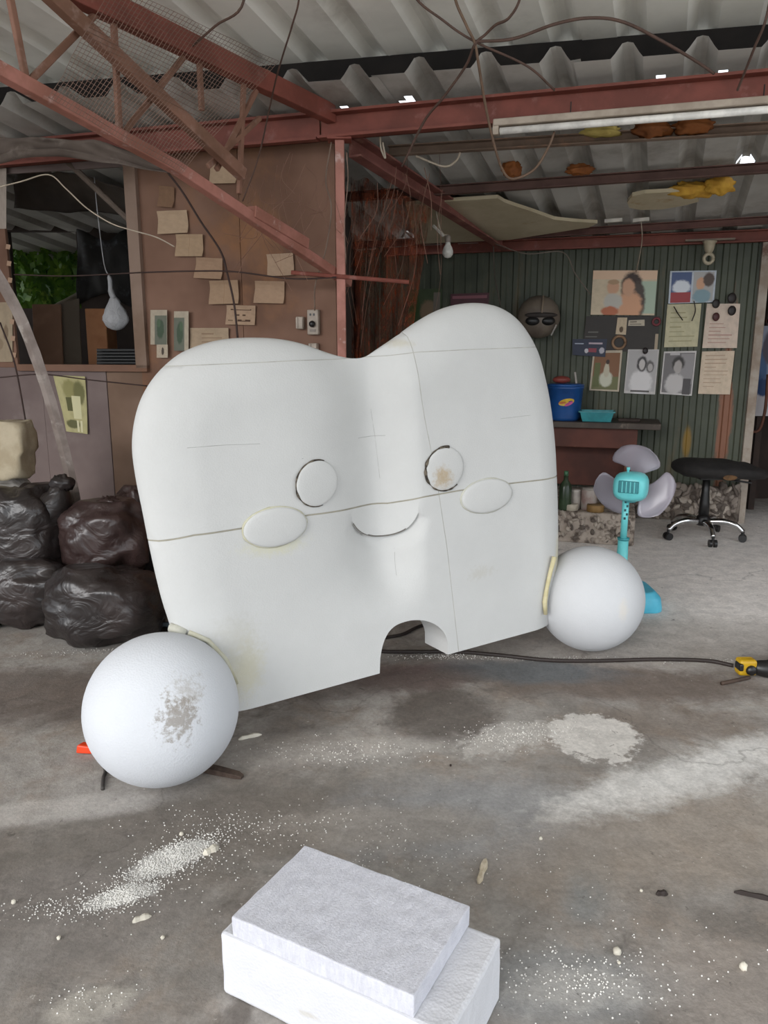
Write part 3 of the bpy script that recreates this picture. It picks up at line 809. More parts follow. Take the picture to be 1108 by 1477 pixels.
def slab_px(name, corners, Y, th, m, parent=None, bevel=.004):
    ps = [onY(x, y, Y) for x, y in corners]; n = len(ps)
    mb = MB().add(ps + [p + Vector((0, th, 0)) for p in ps], [tuple(range(n)), tuple(range(2*n-1, n-1, -1))] + [(i, (i+1) % n, n+(i+1) % n, n+i) for i in range(n)])
    return mb.build(name, m, parent, bevel=bevel)
YI = 5.35
# a low shelf inside carries the clutter
zsh = .92
sh = empty('storage_shelf', (-2.2, 5.5, 0))
MB().box((-2.1, 5.5, zsh), (1.9, .55, .03)).build('shelf_board', M['dark_wood'], sh)
for x in (-3.0, -2.1, -1.2): MB().box((x, 5.5, zsh/2-.01), (.05, .5, zsh-.02)).build('leg', M['dark_wood'], sh)
adopt(sh); tag(sh, 'dark wooden shelf holding clutter behind the window opening', 'shelf')
def clutter(name, px0, px1, py0, Y, th, m, lab, cat, lean=0.0, topslope=0):
    a = onY(px0, py0, Y); b = onY(px1, py0, Y)
    ps = [Vector((a.x, Y-.02, zsh+.016)), Vector((b.x, Y-.02, zsh+.016)), Vector((b.x, Y+lean, b.z+topslope)), Vector((a.x, Y+lean, a.z))]
    mb = MB().add(ps + [p + Vector((0, th, 0)) for p in ps], [(0, 1, 2, 3), (7, 6, 5, 4), (0, 4, 5, 1), (1, 5, 6, 2), (2, 6, 7, 3), (3, 7, 4, 0)])
    return tag(mb.build(name, m, None, bevel=.006), lab, cat)
clutter('wooden_board', 40, 82, 438, 5.5, .02, mottled('reddish_board', '9a7660', '80604c', 3, .7), 'reddish brown board leaning inside the window opening beside the post', 'board', .06)
clutter('wooden_board', 80, 110, 436, 5.58, .02, mottled('olive_board', '75695a', '62574a', 3, .7), 'dull olive board leaning behind the reddish one in the window opening', 'board', .05, .03)
clutter('cardboard_box', 122, 152, 445, 5.42, .2, mottled('orange_brown_card', '9a6a48', '835637', 4, .8), 'orange brown carton on the shelf inside the window opening', 'box', 0)
zz = MB().ball((onY(82, 487, 5.3).x, 5.32, zsh+.105), (.075, .05, .09), 16, 10).build('foam_scrap', mottled('dusty_pink_foam', 'b09a8a', '9c8474', 5, .8), smooth=True); tag(zz, 'dusty tan rounded foam scrap on the window shelf', 'scrap')
sk = MB().ball((onY(105, 520, 5.28).x, 5.3, zsh+.06), (.16, .06, .045), 16, 8, None).build('foam_scrap', mottled('dusty_brown_foam', '8f7564', '7d6352', 5, .8), smooth=True); tag(sk, 'long low brown foam offcut on the window shelf', 'scrap')
bk = onY(172, 505, 5.45)
gb = empty('green_bucket', (bk.x, 5.45, zsh+.016))
MB().lathe([(.075, 0), (.095, .22), (.1, .225), (.1, .235), (.088, .235), (.07, .01)], 20, (bk.x, 5.45, zsh+.016)).build('body', plain('green_plastic', '3a5227', .5), gb, smooth=True)
MB().tube([Vector((bk.x-.1, 5.45, zsh+.24)), Vector((bk.x, 5.37, zsh+.17)), Vector((bk.x+.1, 5.45, zsh+.24))], .004).build('handle', M['chrome'], gb); adopt(gb); tag(gb, 'dark green bucket on the shelf in the window opening', 'bucket')
# hanging plastic bag
hb = empty('plastic_bag', onY(165, 480, 5.0)); c = onY(166, 452, 5.0)
def bagf(d):
    r = .085*(1+.18*noise.noise(d*2.5)); z = d.z*.105
    tap = .55 + .45*max(0, min(1, (.6-d.z)/1.2)); return Vector((d.x*r*tap*1.1, d.y*r*.6*tap, z))
kb = N('milky_plastic'); kb.color(lin('b9b9bb')); kb.set(.35); kb.b.inputs['Alpha'].default_value = .75; kb.bump(kb.noise(kb.coord(), 18, 5, .7, 1), .8, .02)
MB().ball(c, 1, 24, 16, bagf).build('bag', kb.m, hb, smooth=True)
MB().tube(spline([c+Vector((0, 0, .09)), onY(160, 420, 5.0), onY(158, 400, 5.0), onY(150, 380, 5.0), onY(140, 300, 5.0), onY(136, 255, 5.0)], 4), [.018]*5+[.014]*4+[.003]*(5*4+1-9), 6).build('twisted_neck', kb.m, hb, smooth=True)
adopt(hb); tag(hb, 'milky plastic bag hanging in the window opening', 'bag')
# roof poles and sagging tarpaulins in the opening
tag(MB().tube([onY(92, 228, 4.75), onY(208, 338, 4.75)], .018).build('bamboo_pole', mottled('grey_pole', '6f6258', '5a4e45', 8, .8)), 'grey slanting pole across the top of the window opening', 'pole')
tag(MB().tube([onY(75, 445, 6.54), onY(235, 362, 6.54)], .022).build('bamboo_pole', mottled('pale_pole', '6b6250', '575040', 8, .8)), 'pale slanting pole low inside the window opening', 'pole')
def drape(name, topc, botc, Y, m, lab, cat, amp=.03, seed=0, n=26, solid=.003, ydrop=0.0):
    tp_ = spline([onY(x, y, Y) for x, y in topc], 8); bt_ = spline([onY(x, y, Y+ydrop) for x, y in botc], 8)
    def ev(l, u): i = u*(len(l)-1); k = min(int(i), len(l)-2); return l[k].lerp(l[k+1], i-k)
    o = MB().grid(lambda u, v: ev(tp_, u).lerp(ev(bt_, u), v) + Vector((0, amp*noise.noise(Vector((u*7+seed, v*2.0, seed))), amp*.4*noise.noise(Vector((u*4, v*3, seed+5))))), n, 10).build(name, m, smooth=True, solid=solid)
    return tag(o, lab, cat)
tarp = mottled('dusty_grey_tarpaulin', '6d6159', '584d46', 3, .85, 0, .2, 12, c3='80756c', s3=4)
drape('tarpaulin', [(-30, 196), (60, 198), (150, 208), (245, 236)], [(-30, 240), (60, 226), (150, 234), (250, 250)], 4.28, tarp, 'dusty grey tarpaulin sagging along the top of the brown wall', 'tarpaulin', .05, 2)
drape('tarpaulin', [(20, 244), (90, 246), (150, 262), (205, 285)], [(20, 300), (80, 305), (140, 308), (205, 306)], 5.2, mottled('dark_tarpaulin', '4f463e', '3f3731', 3, .85), 'dark brown sagging tarpaulin inside the window opening', 'tarpaulin', .06, 5, ydrop=.3)
drape('tarpaulin', [(110, 330), (150, 345), (190, 330), (225, 345)], [(112, 440), (150, 425), (190, 440), (225, 430)], 6.5, mottled('black_tarpaulin', '33302d', '242220', 3, .7, 0, .3, 9, c3='55565a', s3=4), 'black crumpled tarpaulin deep inside the back room', 'tarpaulin', .06, 8)
# sloping plastic strip leaning in front of the wall
path = spline([onY(-14, 380, 4.0), onY(28, 455, 4.0), onY(62, 545, 4.0), onY(90, 640, 4.0), onY(112, 735, 4.05)], 8)
stp = MB()
for i, p in enumerate(path):
    d = (path[min(i+1, len(path)-1)] - path[max(i-1, 0)]).normalized(); sd_ = Vector((d.z, 0, -d.x)).normalized()
    w_ = .030*(1+.12*noise.noise(Vector((i*.5, 2, 2))))
    for q in (p+sd_*w_, p+Vector((0, -.012, 0)), p-sd_*w_, p+Vector((0, .004, 0))): stp.v.append(q)
for i in range(len(path)-1):
    for k in range(4): stp.f.append((i*4+k, i*4+(k+1) % 4, i*4+4+(k+1) % 4, i*4+4+k))
tag(stp.build('plastic_strip', mottled('scuffed_grey_plastic', '8d817a', '776a63', 9, .6, 0, .2, 30, c3='a59c94', s3=8), smooth=False), 'long scuffed grey plastic strip leaning in front of the left wall', 'strip')

# ================================================================== PAPERS AND PHOTOS
def card(name, corners, plane, off, m, lab, cat, group=None, th=.0015, curl=.0, n=6):
    TL, TR, BR, BL = [plane(x, y, off) for x, y in corners]; nn = (TR-TL).cross(BL-TL).normalized()
    if nn.dot(Vector((0, -1, 0))) < 0: nn = -nn
    mb = MB(); mb.uv = []
    for side in (0, 1):
        for j in range(n+1):
            for i in range(n+1):
                u, v = i/n, j/n; p = (TL*(1-u)+TR*u)*(1-v) + (BL*(1-u)+BR*u)*v
                c = curl*(abs(v-.4)**2*2 + .5*noise.noise(Vector((u*2+TL.x, v*2, TL.z))))
                mb.v.append(p + nn*(c - (th if side else 0))); mb.uv.append((u, 1-v))
    K = (n+1)**2
    for j in range(n):
        for i in range(n):
            a = j*(n+1)+i; mb.f.append((a, a+1, a+n+2, a+n+1)); mb.f.append((K+a+n+1, K+a+n+2, K+a+1, K+a))
    rim = [i for i in range(n)] + [(n+1)*j+n for j in range(n)] + [n*(n+1)+n-i for i in range(n)] + [(n+1)*(n-j) for j in range(n)]
    for a, b in zip(rim, rim[1:]+rim[:1]): mb.f.append((b, a, K+a, K+b))
    return tag(mb.build(name, m, recalc=False), lab, cat, group)
def rect(x0, y0, x1, y1, t=0): return [(x0+t, y0), (x1, y0+t), (x1-t, y1), (x0, y1-t)]
tan = ['b39a80', 'a98f74', 'a0836b', '9f846b', 'a3876f', 'a98f78']
G1 = 'blank sheets on the brown wall'
for i, (r_, lab) in enumerate([((229, 305, 270, 336), 'tan paper sheet on the brown wall, topmost of the left diagonal row'), ((254, 338, 293, 370), 'tan paper sheet on the brown wall, second down the left diagonal row'),
    ((281, 371, 322, 403), 'tan paper sheet on the brown wall, third down the left diagonal row'), ((303, 405, 344, 438), 'tan paper sheet on the brown wall, lowest of the left diagonal row'),
    ((367, 405, 411, 438), 'tan paper sheet right of the diagonal row, just above the foam lobe'), ((387, 367, 423, 397), 'creased tan paper sheet at the right, below the truss chord'), ((303, 235, 341, 265), 'torn pale paper scrap behind the truss web bars'), ((228, 268, 252, 300), 'faded brown paper patch at the upper left corner of the brown wall')]):
    c = tan[i % 6] if i != 7 else '83654f'
    card('paper_sheet', rect(*r_, (i*7 % 5)-2), onB, .014, print_mat('tan_paper', c, [('r', .5, .5, .004, .5, '8a6c52')] if i % 2 else [], .8, .03), lab, 'paper', G1, curl=.02)
card('paper_sheet', rect(326, 440, 369, 469, 1), onB, .014, print_mat('written_paper', 'a58a72', [('r', .5, .78, .36, .03, '4a3428'), ('r', .52, .80, .30, .012, 'a58a72'), ('r', .5, .5, .16, .035, '4a3428'), ('r', .5, .5, .05, .05, 'a58a72'), ('r', .16, .22, .08, .018, '4a3428'), ('r', .62, .22, .22, .05, '4a3428'), ('r', .6, .24, .06, .02, 'a58a72')], .8), 'paper note with dark handwriting on the brown wall', 'note', curl=.01)
card('paper_sheet', rect(274, 473, 330, 515), onB, .012, print_mat('big_pale_paper', 'a59078', text_rows(4, '8b745f', .6, .3, .8, .14, .02), .8), 'wide pale paper sheet half hidden by the foam lobe', 'paper', curl=.01)
for r_, lab, sd_ in (((217, 447, 241, 497), 'narrow white bordered plant print beside the window opening', 1), ((251, 449, 272, 506), 'narrow white bordered plant print next to the wide pale sheet', 2)):
    card('botanical_print', rect(*r_), onB, .03, print_mat('plant_print', 'a79a86', [('r', .62 if sd_ == 1 else .35, .42, .36, .42, '5b5e50'), ('e', .6 if sd_ == 1 else .4, .45, .22, .28, '33452f'), ('e', .5, .62, .12, .12, '41553a')], .5), lab, 'print', 'plant prints')
card('paper_scrap', rect(226, 497, 242, 516), onB, .03, print_mat('scrap_paper', 'b3a490', [('e', .55, .5, .12, .3, '4b4038')], .7), 'small white paper scrap with a dark mark below the plant print', 'paper')
card('poster', [(77, 541), (123, 543), (127, 626), (97, 622)], onB, .014, print_mat('cream_poster', 'b3ab7c', [('e', .45, .75, .25, .18, '8d8757'), ('e', .75, .7, .2, .22, '6f6c44'), ('r', .62, .45, .16, .2, 'c9c39b'), ('r', .35, .5, .1, .12, '55542f'), ('e', .4, .15, .3, .08, '5f5d38'), ('r', .6, .12, .04, .1, 'd0caa6'), ('r', .75, .12, .04, .1, 'd0caa6')], .6), 'cream and olive poster on the grey brown wall above the bags', 'poster', curl=.01)
card('paper_strip', rect(-14, 240, 9, 330), onB, .014, print_mat('white_strip', 'a89b90', [], .7), 'pale paper strip at the left edge above the taped panel', 'paper')
card('paper_strip', rect(-14, 436, 18, 522), onB, .012, print_mat('beige_strip', 'a08f78', [('e', .7, .5, .12, .12, '7a6854'), ('e', .4, .3, .2, .1, '8a7862')], .7), 'beige paper with round marks at the left edge by the leaning strip', 'paper')
# strip of tape pieces on the left panel
ORD = ('topmost', 'second from the top', 'third from the top', 'middle one', 'third from the bottom', 'second from the bottom', 'lowest')
for i in range(7):
    y = 352 + i*24 + (i > 2)*12
    card('tape_piece', rect(8+i*1.4, y, 15+i*1.4, y+8, 1), onB, .016, print_mat('tape', 'ab8c74', [], .6), 'small torn tape piece beside the window opening, '+ORD[i], 'tape', 'tape pieces on the left panel', n=1)
# sockets
def socket(name, r_, lab, holes=True):
    x0, y0, x1, y1 = r_; a, b = onB(x0, y0, .0), onB(x1, y1, .0); c = (a+b)/2; L = (b-a).dot(BT); h_ = a.z-b.z
    R = Matrix((BT, -BN, Vector((0, 0, 1)))).transposed(); o = empty(name, c)
    MB().box(c + BN*.024, (L, .034, h_), R).build('housing', plain('ivory_plastic', 'a8998a', .5), o, bevel=.006)
    if holes:
        for dx in (-.18, .12): MB().box(c + BN*.042 + BT*(dx*L) + Vector((0, 0, h_*.3)), (.008, .006, .012), R).build('socket_hole', M['black_plastic'], o)
        p = MB().ball(c + BN*.05 + Vector((0, 0, -.01)), (.018, .02, .018), 12, 8).build('plug', M['black_plastic'], o, smooth=True)
        MB().box(c + BN*.042 + Vector((0, 0, -h_*.33)), (L*.5, .006, h_*.1), R).build('switch', plain('grey_switch', '8a7d72', .5), o)
    else:
        for dx in (-.3, .3): MB().box(c + BN*.043 + BT*(dx*L), (L*.25, .006, h_*.8), R).build('clip', plain('ivory_plastic', 'a8998a', .5), o)
    adopt(o); tag(o, lab, 'socket')
socket('wall_socket', (446, 447, 463, 483), 'ivory wall socket box with a black plug, left of the red post')
socket('switch_box', (430, 457, 441, 475), 'small ivory switch box left of the wall socket', False)
socket('switch_box', (448, 495, 461, 506), 'pale box just showing over the dip of the sculpture', False)

skin = 'c79a7c'; hair = '3a2a22'
card('photo_print', [(856, 390), (949, 390), (944, 455), (852, 454)], onG, .03, print_mat('family_photo', 'cdbb9f', [('r', .5, .9, .5, .1, 'd8b79a'), ('r', .85, .4, .15, .36, 'a9b8a4'), ('e', .62, .62, .17, .36, hair), ('e', .72, .3, .12, .45, '4a3f38'), ('e', .60, .2, .2, .35, 'cf9c7a'), ('e', .57, .62, .10, .2, skin), ('e', .33, .62, .10, .17, skin), ('e', .33, .74, .09, .06, 'a98a6a'), ('e', .34, .3, .15, .2, 'b9b4aa'), ('e', .3, .08, .14, .12, 'b46a4a')]), 'landscape colour photo of a woman with a child, biggest on the green wall', 'photo', curl=.006)
card('photo_print', [(967, 391), (1034, 390), (1030, 436), (964, 438)], onG, .032, print_mat('photo_pair', 'b9c0c8', [('r', .26, .5, .22, .46, '4b5a80'), ('e', .27, .5, .2, .22, 'd4d8de'), ('r', .26, .18, .22, .16, '9a3f42'), ('r', .74, .5, .22, .46, 'a9a7a4'), ('e', .68, .6, .1, .2, skin), ('e', .85, .72, .12, .22, '54463f'), ('e', .72, .2, .2, .22, '7f98a0')]), 'pair of colour photos with pale border at the top right of the green wall', 'photo', curl=.006)
card('paper_sheet', [(963, 439), (1012, 438), (1006, 500), (958, 501)], onG, .03, print_mat('green_form', 'bdb594', text_rows(7, '9a9472', .5, .38, .8, .11, .012, 3)), 'pale green form with dark clips hanging over it on the green wall', 'paper', curl=.008)
card('paper_sheet', [(1020, 438), (1068, 438), (1063, 502), (1013, 502)], onG, .03, print_mat('pink_form', 'cdb9a8', text_rows(6, 'a9857a', .5, .36, .55, .085, .01, 4)), 'pale pink printed form under black magnets at the right of the green wall', 'paper', curl=.008)
card('paper_sheet', [(1013, 507), (1060, 506), (1053, 569), (1007, 568)], onG, .03, print_mat('cream_form', 'cbb7a0', text_rows(9, 'a88f7a', .5, .38, .9, .09, .008, 5)), 'cream printed form, rightmost of the bottom row on the green wall', 'paper', curl=.008)
card('photo_print', [(856, 506), (898, 505), (893, 565), (850, 563)], onG, .03, print_mat('dress_photo', 'b9ab96', [('r', .5, .5, .44, .44, '7d5538'), ('r', .5, .2, .44, .16, '6a6a44'), ('r', .2, .4, .1, .3, '5d6238'), ('e', .52, .3, .22, .2, 'c3c1ae'), ('e', .52, .52, .1, .18, 'b9b09a'), ('e', .54, .72, .06, .06, hair)]), 'colour photo of a figure in a long pale dress on the green wall', 'photo', curl=.006)
card('photo_print', [(906, 504), (951, 504), (945, 569), (900, 567)], onG, .03, print_mat('grey_photo', 'bdb8b4', [('r', .5, .52, .46, .46, 'a8a4a3'), ('e', .5, .26, .36, .3, 'd0cccb'), ('e', .5, .68, .17, .18, '3b3838'), ('e', .5, .66, .1, .12, 'b9b3b0'), ('e', .76, .62, .13, .14, '5f5b5a'), ('e', .77, .6, .08, .09, 'a9a3a0'), ('r', .5, .06, .3, .02, '55504e')]), 'grey photo of a child in a white shirt, middle of the bottom row', 'photo', curl=.006)
card('photo_print', [(958, 507), (1005, 506), (998, 571), (952, 568)], onG, .03, print_mat('dark_photo', 'c3bebb', [('r', .5, .5, .46, .46, '6d6969'), ('r', .75, .6, .2, .34, '8d8989'), ('e', .48, .72, .2, .17, '35312f'), ('e', .48, .64, .13, .15, 'a39c98'), ('e', .42, .25, .3, .25, 'b9b4b2'), ('r', .8, .2, .12, .18, '4c4848'), ('r', .35, .94, .15, .03, 'b0abab')]), 'darker grey photo of a boy drinking, with a black pin at its top', 'photo', curl=.006)
card('notice_board', [(846, 456), (952, 456), (948, 507), (840, 507)], onG, .030, print_mat('blackboard', '2e2722', [('r', .12, .55, .07, .02, '5d5a55'), ('r', .1, .42, .08, .015, '5d5a55')] + [('r', .98, .25, .02, .25, 'a3927c')]), 'small dark board with faint white writing between the photos', 'board', th=.008)
card('printed_card', [(826, 489), (876, 489), (873, 515), (826, 512)], onG, .036, print_mat('blue_card', '2b3144', [('r', .2, .72, .13, .03, 'a9b0bc'), ('r', .68, .75, .2, .05, 'b0a0a8'), ('r', .6, .35, .12, .12, '8a3c48'), ('e', .42, .3, .06, .14, 'c0bcc0'), ('e', .88, .35, .08, .18, 'b0acb4')]), 'small dark blue printed card left of the dress photo', 'card')
card('hang_tag', [(891, 458), (905, 458), (903, 483), (888, 482)], onG, .036, print_mat('cream_tag', 'c0ac90', [('e', .5, .3, .2, .18, '57442f')]), 'cream hang tag with a dark mark under the family photo', 'tag', n=2)
card('hang_tag', [(907, 462), (930, 461), (930, 470), (906, 470)], onG, .036, print_mat('cream_tag2', 'b8ac98', text_rows(2, '5d5046', .5, .4, .7, .4, .06)), 'small lying cream tag beside the hang tag', 'tag', n=2)
def gring(px, py, R1, r1, m, lab, off=.045):
    c = onG(px, py, off); pts_ = [c + GT*(R1*math.cos(t)) + Vector((0, 0, R1*math.sin(t))) for t in [2*math.pi*i/24 for i in range(25)]]
    tag(MB().tube(pts_, r1, 6).build('tape_roll', m, smooth=True), lab, 'tape roll')
gring(893, 494, .048, .012, mottled('tan_ring', '93765c', '7a5f48', 9), 'tan ring shaped tape roll hanging on the small dark board')
gring(947, 464, .026, .009, mottled('pink_ring', '7d3f44', '6a3035', 9), 'small dark pink ring at the right of the small dark board')
for x, y, s_, lab in ((1033, 438, .030, 'black round magnet at the top of the pink form, upper left one'), (1033, 457, .028, 'dark red magnet on the pink form, lower left one'), (1056, 448, .032, 'black oval magnet on the pink form, right hand one'), (1056, 430, .034, 'black round magnet above the pink form on bare green metal'), (931, 506, .022, 'small black clip at the top of the child photo')):
    c = onG(x, y, .045); tag(MB().ball(c, (s_, .012, s_*1.15), 14, 8).build('magnet', plain('magnet_black', '231a19' if y != 457 else '4a2020', .5), smooth=True), lab, 'magnet', 'magnets on the green wall')
for pth, lab in (([(972, 442), (978, 452), (975, 448), (985, 462)], 'thin dark clip wire hanging over the green form, left one'), ([(1001, 434), (1003, 448), (998, 463)], 'thin dark clip wire hanging over the green form, right one')):
    tag(MB().tube(spline([onG(x, y, .05) for x, y in pth], 5), .004, 5).build('clip_wire', M['cable']), lab, 'wire')
# pictures deep left on the green wall
card('picture', [(590, 418), (638, 416), (636, 470), (588, 470)], onG, .03, print_mat('dim_picture', '46503a', [('e', .6, .4, .25, .3, '7d6a55'), ('r', .85, .5, .1, .4, '6e675e'), ('e', .2, .5, .15, .4, '394a2a')]), 'dim picture on the green wall just left of the tall lobe', 'picture')
card('picture', [(650, 424), (706, 422), (704, 450), (650, 450)], onG, .03, print_mat('pink_picture', '5a3a40', [('r', .5, .8, .45, .08, '8a5a62')]), 'dull pink edged picture just showing over the tall lobe', 'picture')

# round helmet on the green wall
hc = onG(777, 458, .155); hr = .17
hel = empty('helmet', hc)
MB().ball(hc, 1, 28, 18, lambda d: Vector((d.x*hr*(1+.03*noise.noise(d*4)), d.y*hr*.7, d.z*hr*(1.0 if d.z > 0 else .95)))).build('shell', mottled('dusty_helmet', '6f6458', '554b43', 5, .45, 0, .3, 12, c3='8a5a50', s3=3, lo3=.6, hi3=.7), hel, smooth=True)
for dx in (-.065, .055): MB().ball(hc + Vector((dx, -.10, -.03)), (.058, .035, .035), 16, 10).build('eye_lens', M['black_plastic'], hel, smooth=True)
MB().ball(hc + Vector((0, -.105, .015)), (.13, .03, .022), 16, 8).build('brow_band', mottled('helmet_band', '3f3834', '332d2a', 5), hel, smooth=True)
MB().tube([hc+Vector((.125, -.09, -.06)), hc+Vector((.085, -.1, -.14))], .006, 6).build('side_strap', plain('grey_strap', 'a59f98', .5), hel)
MB().tube(spline([hc+Vector((0, -.12, .02)), hc+Vector((.005, -.118, .09)), hc+Vector((.02, -.06, .165))], 5), .006, 6).build('crest_seam', mottled('crest', '8a7a68', '75675a', 6), hel)
adopt(hel); tag(hel, 'dusty round helmet with dark lenses hanging beside the tall lobe', 'helmet')

vn = empty('louvre_vent', onB(178, 516, .0))
for i in range(6):
    y_ = 505 + i*4.6; a_, b_ = onB(141, y_, -.03), onB(200, y_, -.03); MB().bar(a_, b_, .03, .004).build('slat', M['black_plastic'], vn)
slab_ = MB().add([onB(140, 503, -.06), onB(201, 503, -.06), onB(201, 531, -.06), onB(140, 531, -.06)], [(0, 1, 2, 3)]).build('backing', plain('vent_black', '121212', .8), vn, solid=.004)
adopt(vn); tag(vn, 'black slatted vent at the lower right of the window opening', 'vent')

# ================================================================== BAGS ON THE LEFT
def bag_mat(name, c, c2, rough=.33):
    k = N(name); v = k.coord()
    k.color(k.mix(k.ramp(k.noise(v, 3, 5), .4, .7), lin(c), lin(c2))); k.set(rough, 0, .5)
    w = k.noise(k.vmath('MULTIPLY', v, (1, 1, 1.5)), 6, 3, .45, 1.8); k.bump(w, .45, .03); return k.m
M['bin_bag'] = bag_mat('black_bin_bag', '2a2524', '3a312f'); M['bin_bag_brown'] = bag_mat('brownish_black_bag', '372a28', '4a3936')
M['white_sack'] = bag_mat('translucent_white_sack', 'b4b0ab', '9d9892', .4)
def garbage_bag(px, py, Y, size, m, lab, seed, neck=None, squash=.0, cat='garbage bag', z0=None):
    c = at_y(px, py, Y); rx, ry, rz = size
    if z0 is not None: c.z = z0 + rz*.93
    o = empty('garbage_bag' if cat == 'garbage bag' else 'plastic_sack', Vector((c.x, c.y, max(0, c.z-rz))))
    def fn(d):
        q = d*1.0 + Vector((seed*3.1, seed, 0))
        n1 = noise.noise(q*1.6)*.24; n2 = noise.noise(q*3.6)*.09
        rg = abs(noise.noise(Vector((q.x*5+q.z*2, q.y*5, q.z*11))))
        r = 1 + n1 + n2 - rg*.07
        p = Vector((d.x*rx*r, d.y*ry*r, d.z*rz*r))
        # boxy, slumped
        for ax, R in ((0, rx), (1, ry), (2, rz)):
            p[ax] = max(-R*.98, min(R*1.05, p[ax]*1.14))
        p.z = max(p.z, -rz*.93); return p
    MB().ball(c, 1, 64, 44, fn).build('bag', m, o, smooth=True)
    if neck:
        nx, ny = neck; a = c + Vector((0, 0, rz*.75)) if nx is None else at_y(nx, ny, Y-ry*.2)
        b = a + Vector((.0, 0, -.10)); b = b.lerp(c, .25)
        MB().ball(a, 1, 24, 12, lambda d: Vector((d.x*.055, d.y*.04, d.z*.04))*(1+.5*noise.noise(Vector((d.x*5, d.y*5, d.z*1.5+seed))))).build('knot', m, o, smooth=True)
        MB().tube(spline([a+Vector((-.02, 0, 0)), a.lerp(b, .6), b.lerp(c, .35)], 4), [.03, .04, .05, .06, .075, .085, .10, .12, .13], 14).build('gathered_neck', m, o, smooth=True)
    adopt(o); return tag(o, lab, cat, 'bags heaped by the left wall' if cat == 'garbage bag' else None)
garbage_bag(150, 872, 3.45, (.25, .20, .19), M['bin_bag'], 'black garbage bag on the floor, frontmost in the heap, nearest the foam ball', 1, None, z0=0)
garbage_bag(48, 862, 3.70, (.22, .18, .175), M['bin_bag'], 'black garbage bag on the floor at the left, partly behind the front bag', 2, None, z0=0)
garbage_bag(38, 764, 3.80, (.20, .17, .225), M['bin_bag'], 'tall black garbage bag on top at the left of the heap', 3, (90, 697))
garbage_bag(152, 773, 3.78, (.215, .17, .18), M['bin_bag_brown'], 'brownish black garbage bag on top of the front bag, by the sculpture edge', 5, (158, 728))
garbage_bag(198, 748, 4.02, (.11, .10, .17), M['bin_bag_brown'], 'narrow dark garbage bag squeezed behind, touching the sculpture edge', 6, None)
garbage_bag(205, 850, 3.98, (.18, .12, .21), M['bin_bag'], 'dark garbage bag low behind the front one, by the sculpture edge', 9, None, z0=0)
garbage_bag(75, 790, 4.12, (.22, .1, .20), M['bin_bag'], 'dark garbage bag at the back of the heap against the wall', 10, None)
garbage_bag(8, 728, 4.02, (.17, .12, .15), M['white_sack'], 'translucent white plastic sack under the foam lump at the left edge', 7, None, cat='plastic sack')
garbage_bag(-38, 868, 3.60, (.13, .13, .16), M['white_sack'], 'white plastic sack on the floor cut off by the left edge', 8, None, cat='plastic sack', z0=0)
fl_c = at_y(10, 648, 3.95)
def chunk(d):
    p = Vector((max(-1, min(1, d.x*1.5))*.125, max(-1, min(1, d.y*1.5))*.09, max(-1, min(1, d.z*1.5))*.145)); 
    return p*(1+.07*noise.noise(d*3)) - Vector((.02*(1 if d.z < 0 else 0), 0, 0))
fk = empty('foam_lump', fl_c - Vector((0, 0, .14)))
MB().ball(fl_c, 1, 32, 24, chunk).build('lump', mottled('yellowed_foam', 'b5a890', 'a3957c', 8, .8, 0, .4, 25), fk, smooth=True)
MB().tube([fl_c+Vector((-.09, -.092, .14)), fl_c+Vector((-.09, -.096, 0)), fl_c+Vector((-.085, -.09, -.13))], .004, 5).build('string', M['cable'], fk)
adopt(fk); tag(fk, 'yellowed rounded foam lump tied with string on top of the white sack', 'foam lump')
# blue crate edge and cords behind the near ball
cb = at_z(222, 905, .03); cr = empty('blue_crate', (cb.x, cb.y, 0))
for i in range(5): MB().box((cb.x-.02, cb.y+.03-.028*i+.05, .012+.012*i), (.24, .018, .016)).build('slat', plain('dusty_blue_plastic', '47545c', .6), cr)
for dx in (-.13, .09): MB().box((cb.x+dx, cb.y+.03, .03), (.018, .16, .06)).build('side_rail', plain('dusty_blue_plastic', '47545c', .6), cr)
adopt(cr); tag(cr, 'flat dusty blue slatted tray on the floor behind the near foam ball', 'tray')
tag(MB().tube(spline([at_z(196, 918, .01), at_z(212, 905, .03), at_z(235, 893, .1), at_z(241, 882, .12), at_z(250, 890, .05)], 6), .006, 6).build('looped_cable', M['cable'], smooth=True), 'black looped cable just above the near foam ball', 'cable')

# ================================================================== RIGHT BACK: PLINTH, BENCH, FAN, STOOL
RG = Matrix((GT, -GN, Vector((0, 0, 1)))).transposed(); rgz = math.atan2(GT.y, GT.x)
stone_m = mottled('rough_concrete', 'a89c90', '8b7f74', 7, .9, 0, .5, 40, c3='5b5048', s3=14, lo3=.5, hi3=.62)
pebble_m = [mottled('pebble', c, d, 12, .85) for c, d in (('b5aa9e', '968a7e'), ('958a80', '7a6f66'), ('6b6159', '574e47'))]
f0 = ground(800, 784); f1 = ground(914, 789)
ledge = struct(empty('trim_2', f0), 'rough pebbled concrete ledge under the bench')
uf1 = (f1-GP).dot(GT); wf = (f1-GP).dot(GN); uw0 = (onG(600, 700)-GP).dot(GT); zl = .225
MB().box(GP + GT*((uw0+uf1)/2) + GN*(wf/2+.012) + Vector((0, 0, zl/2)), (uf1-uw0, wf-.03, zl), RG).build('ledge_block', stone_m, ledge, bevel=.015)
rng = random.Random(11)
pm = MB().ball((0, 0, 0), 1, 8, 6, lambda d: d*(1+.25*noise.noise(d*2.2))).build('pebble', pebble_m[0], ledge, smooth=True)
def pebble(parent, p, s, mi):
    o = pm.copy(); o.data = pms[mi]; COL.objects.link(o); o.parent = parent; o.location = p; o.scale = s; o.rotation_euler = (rng.random()*6, rng.random()*6, rng.random()*6)
pms = [pm.data]
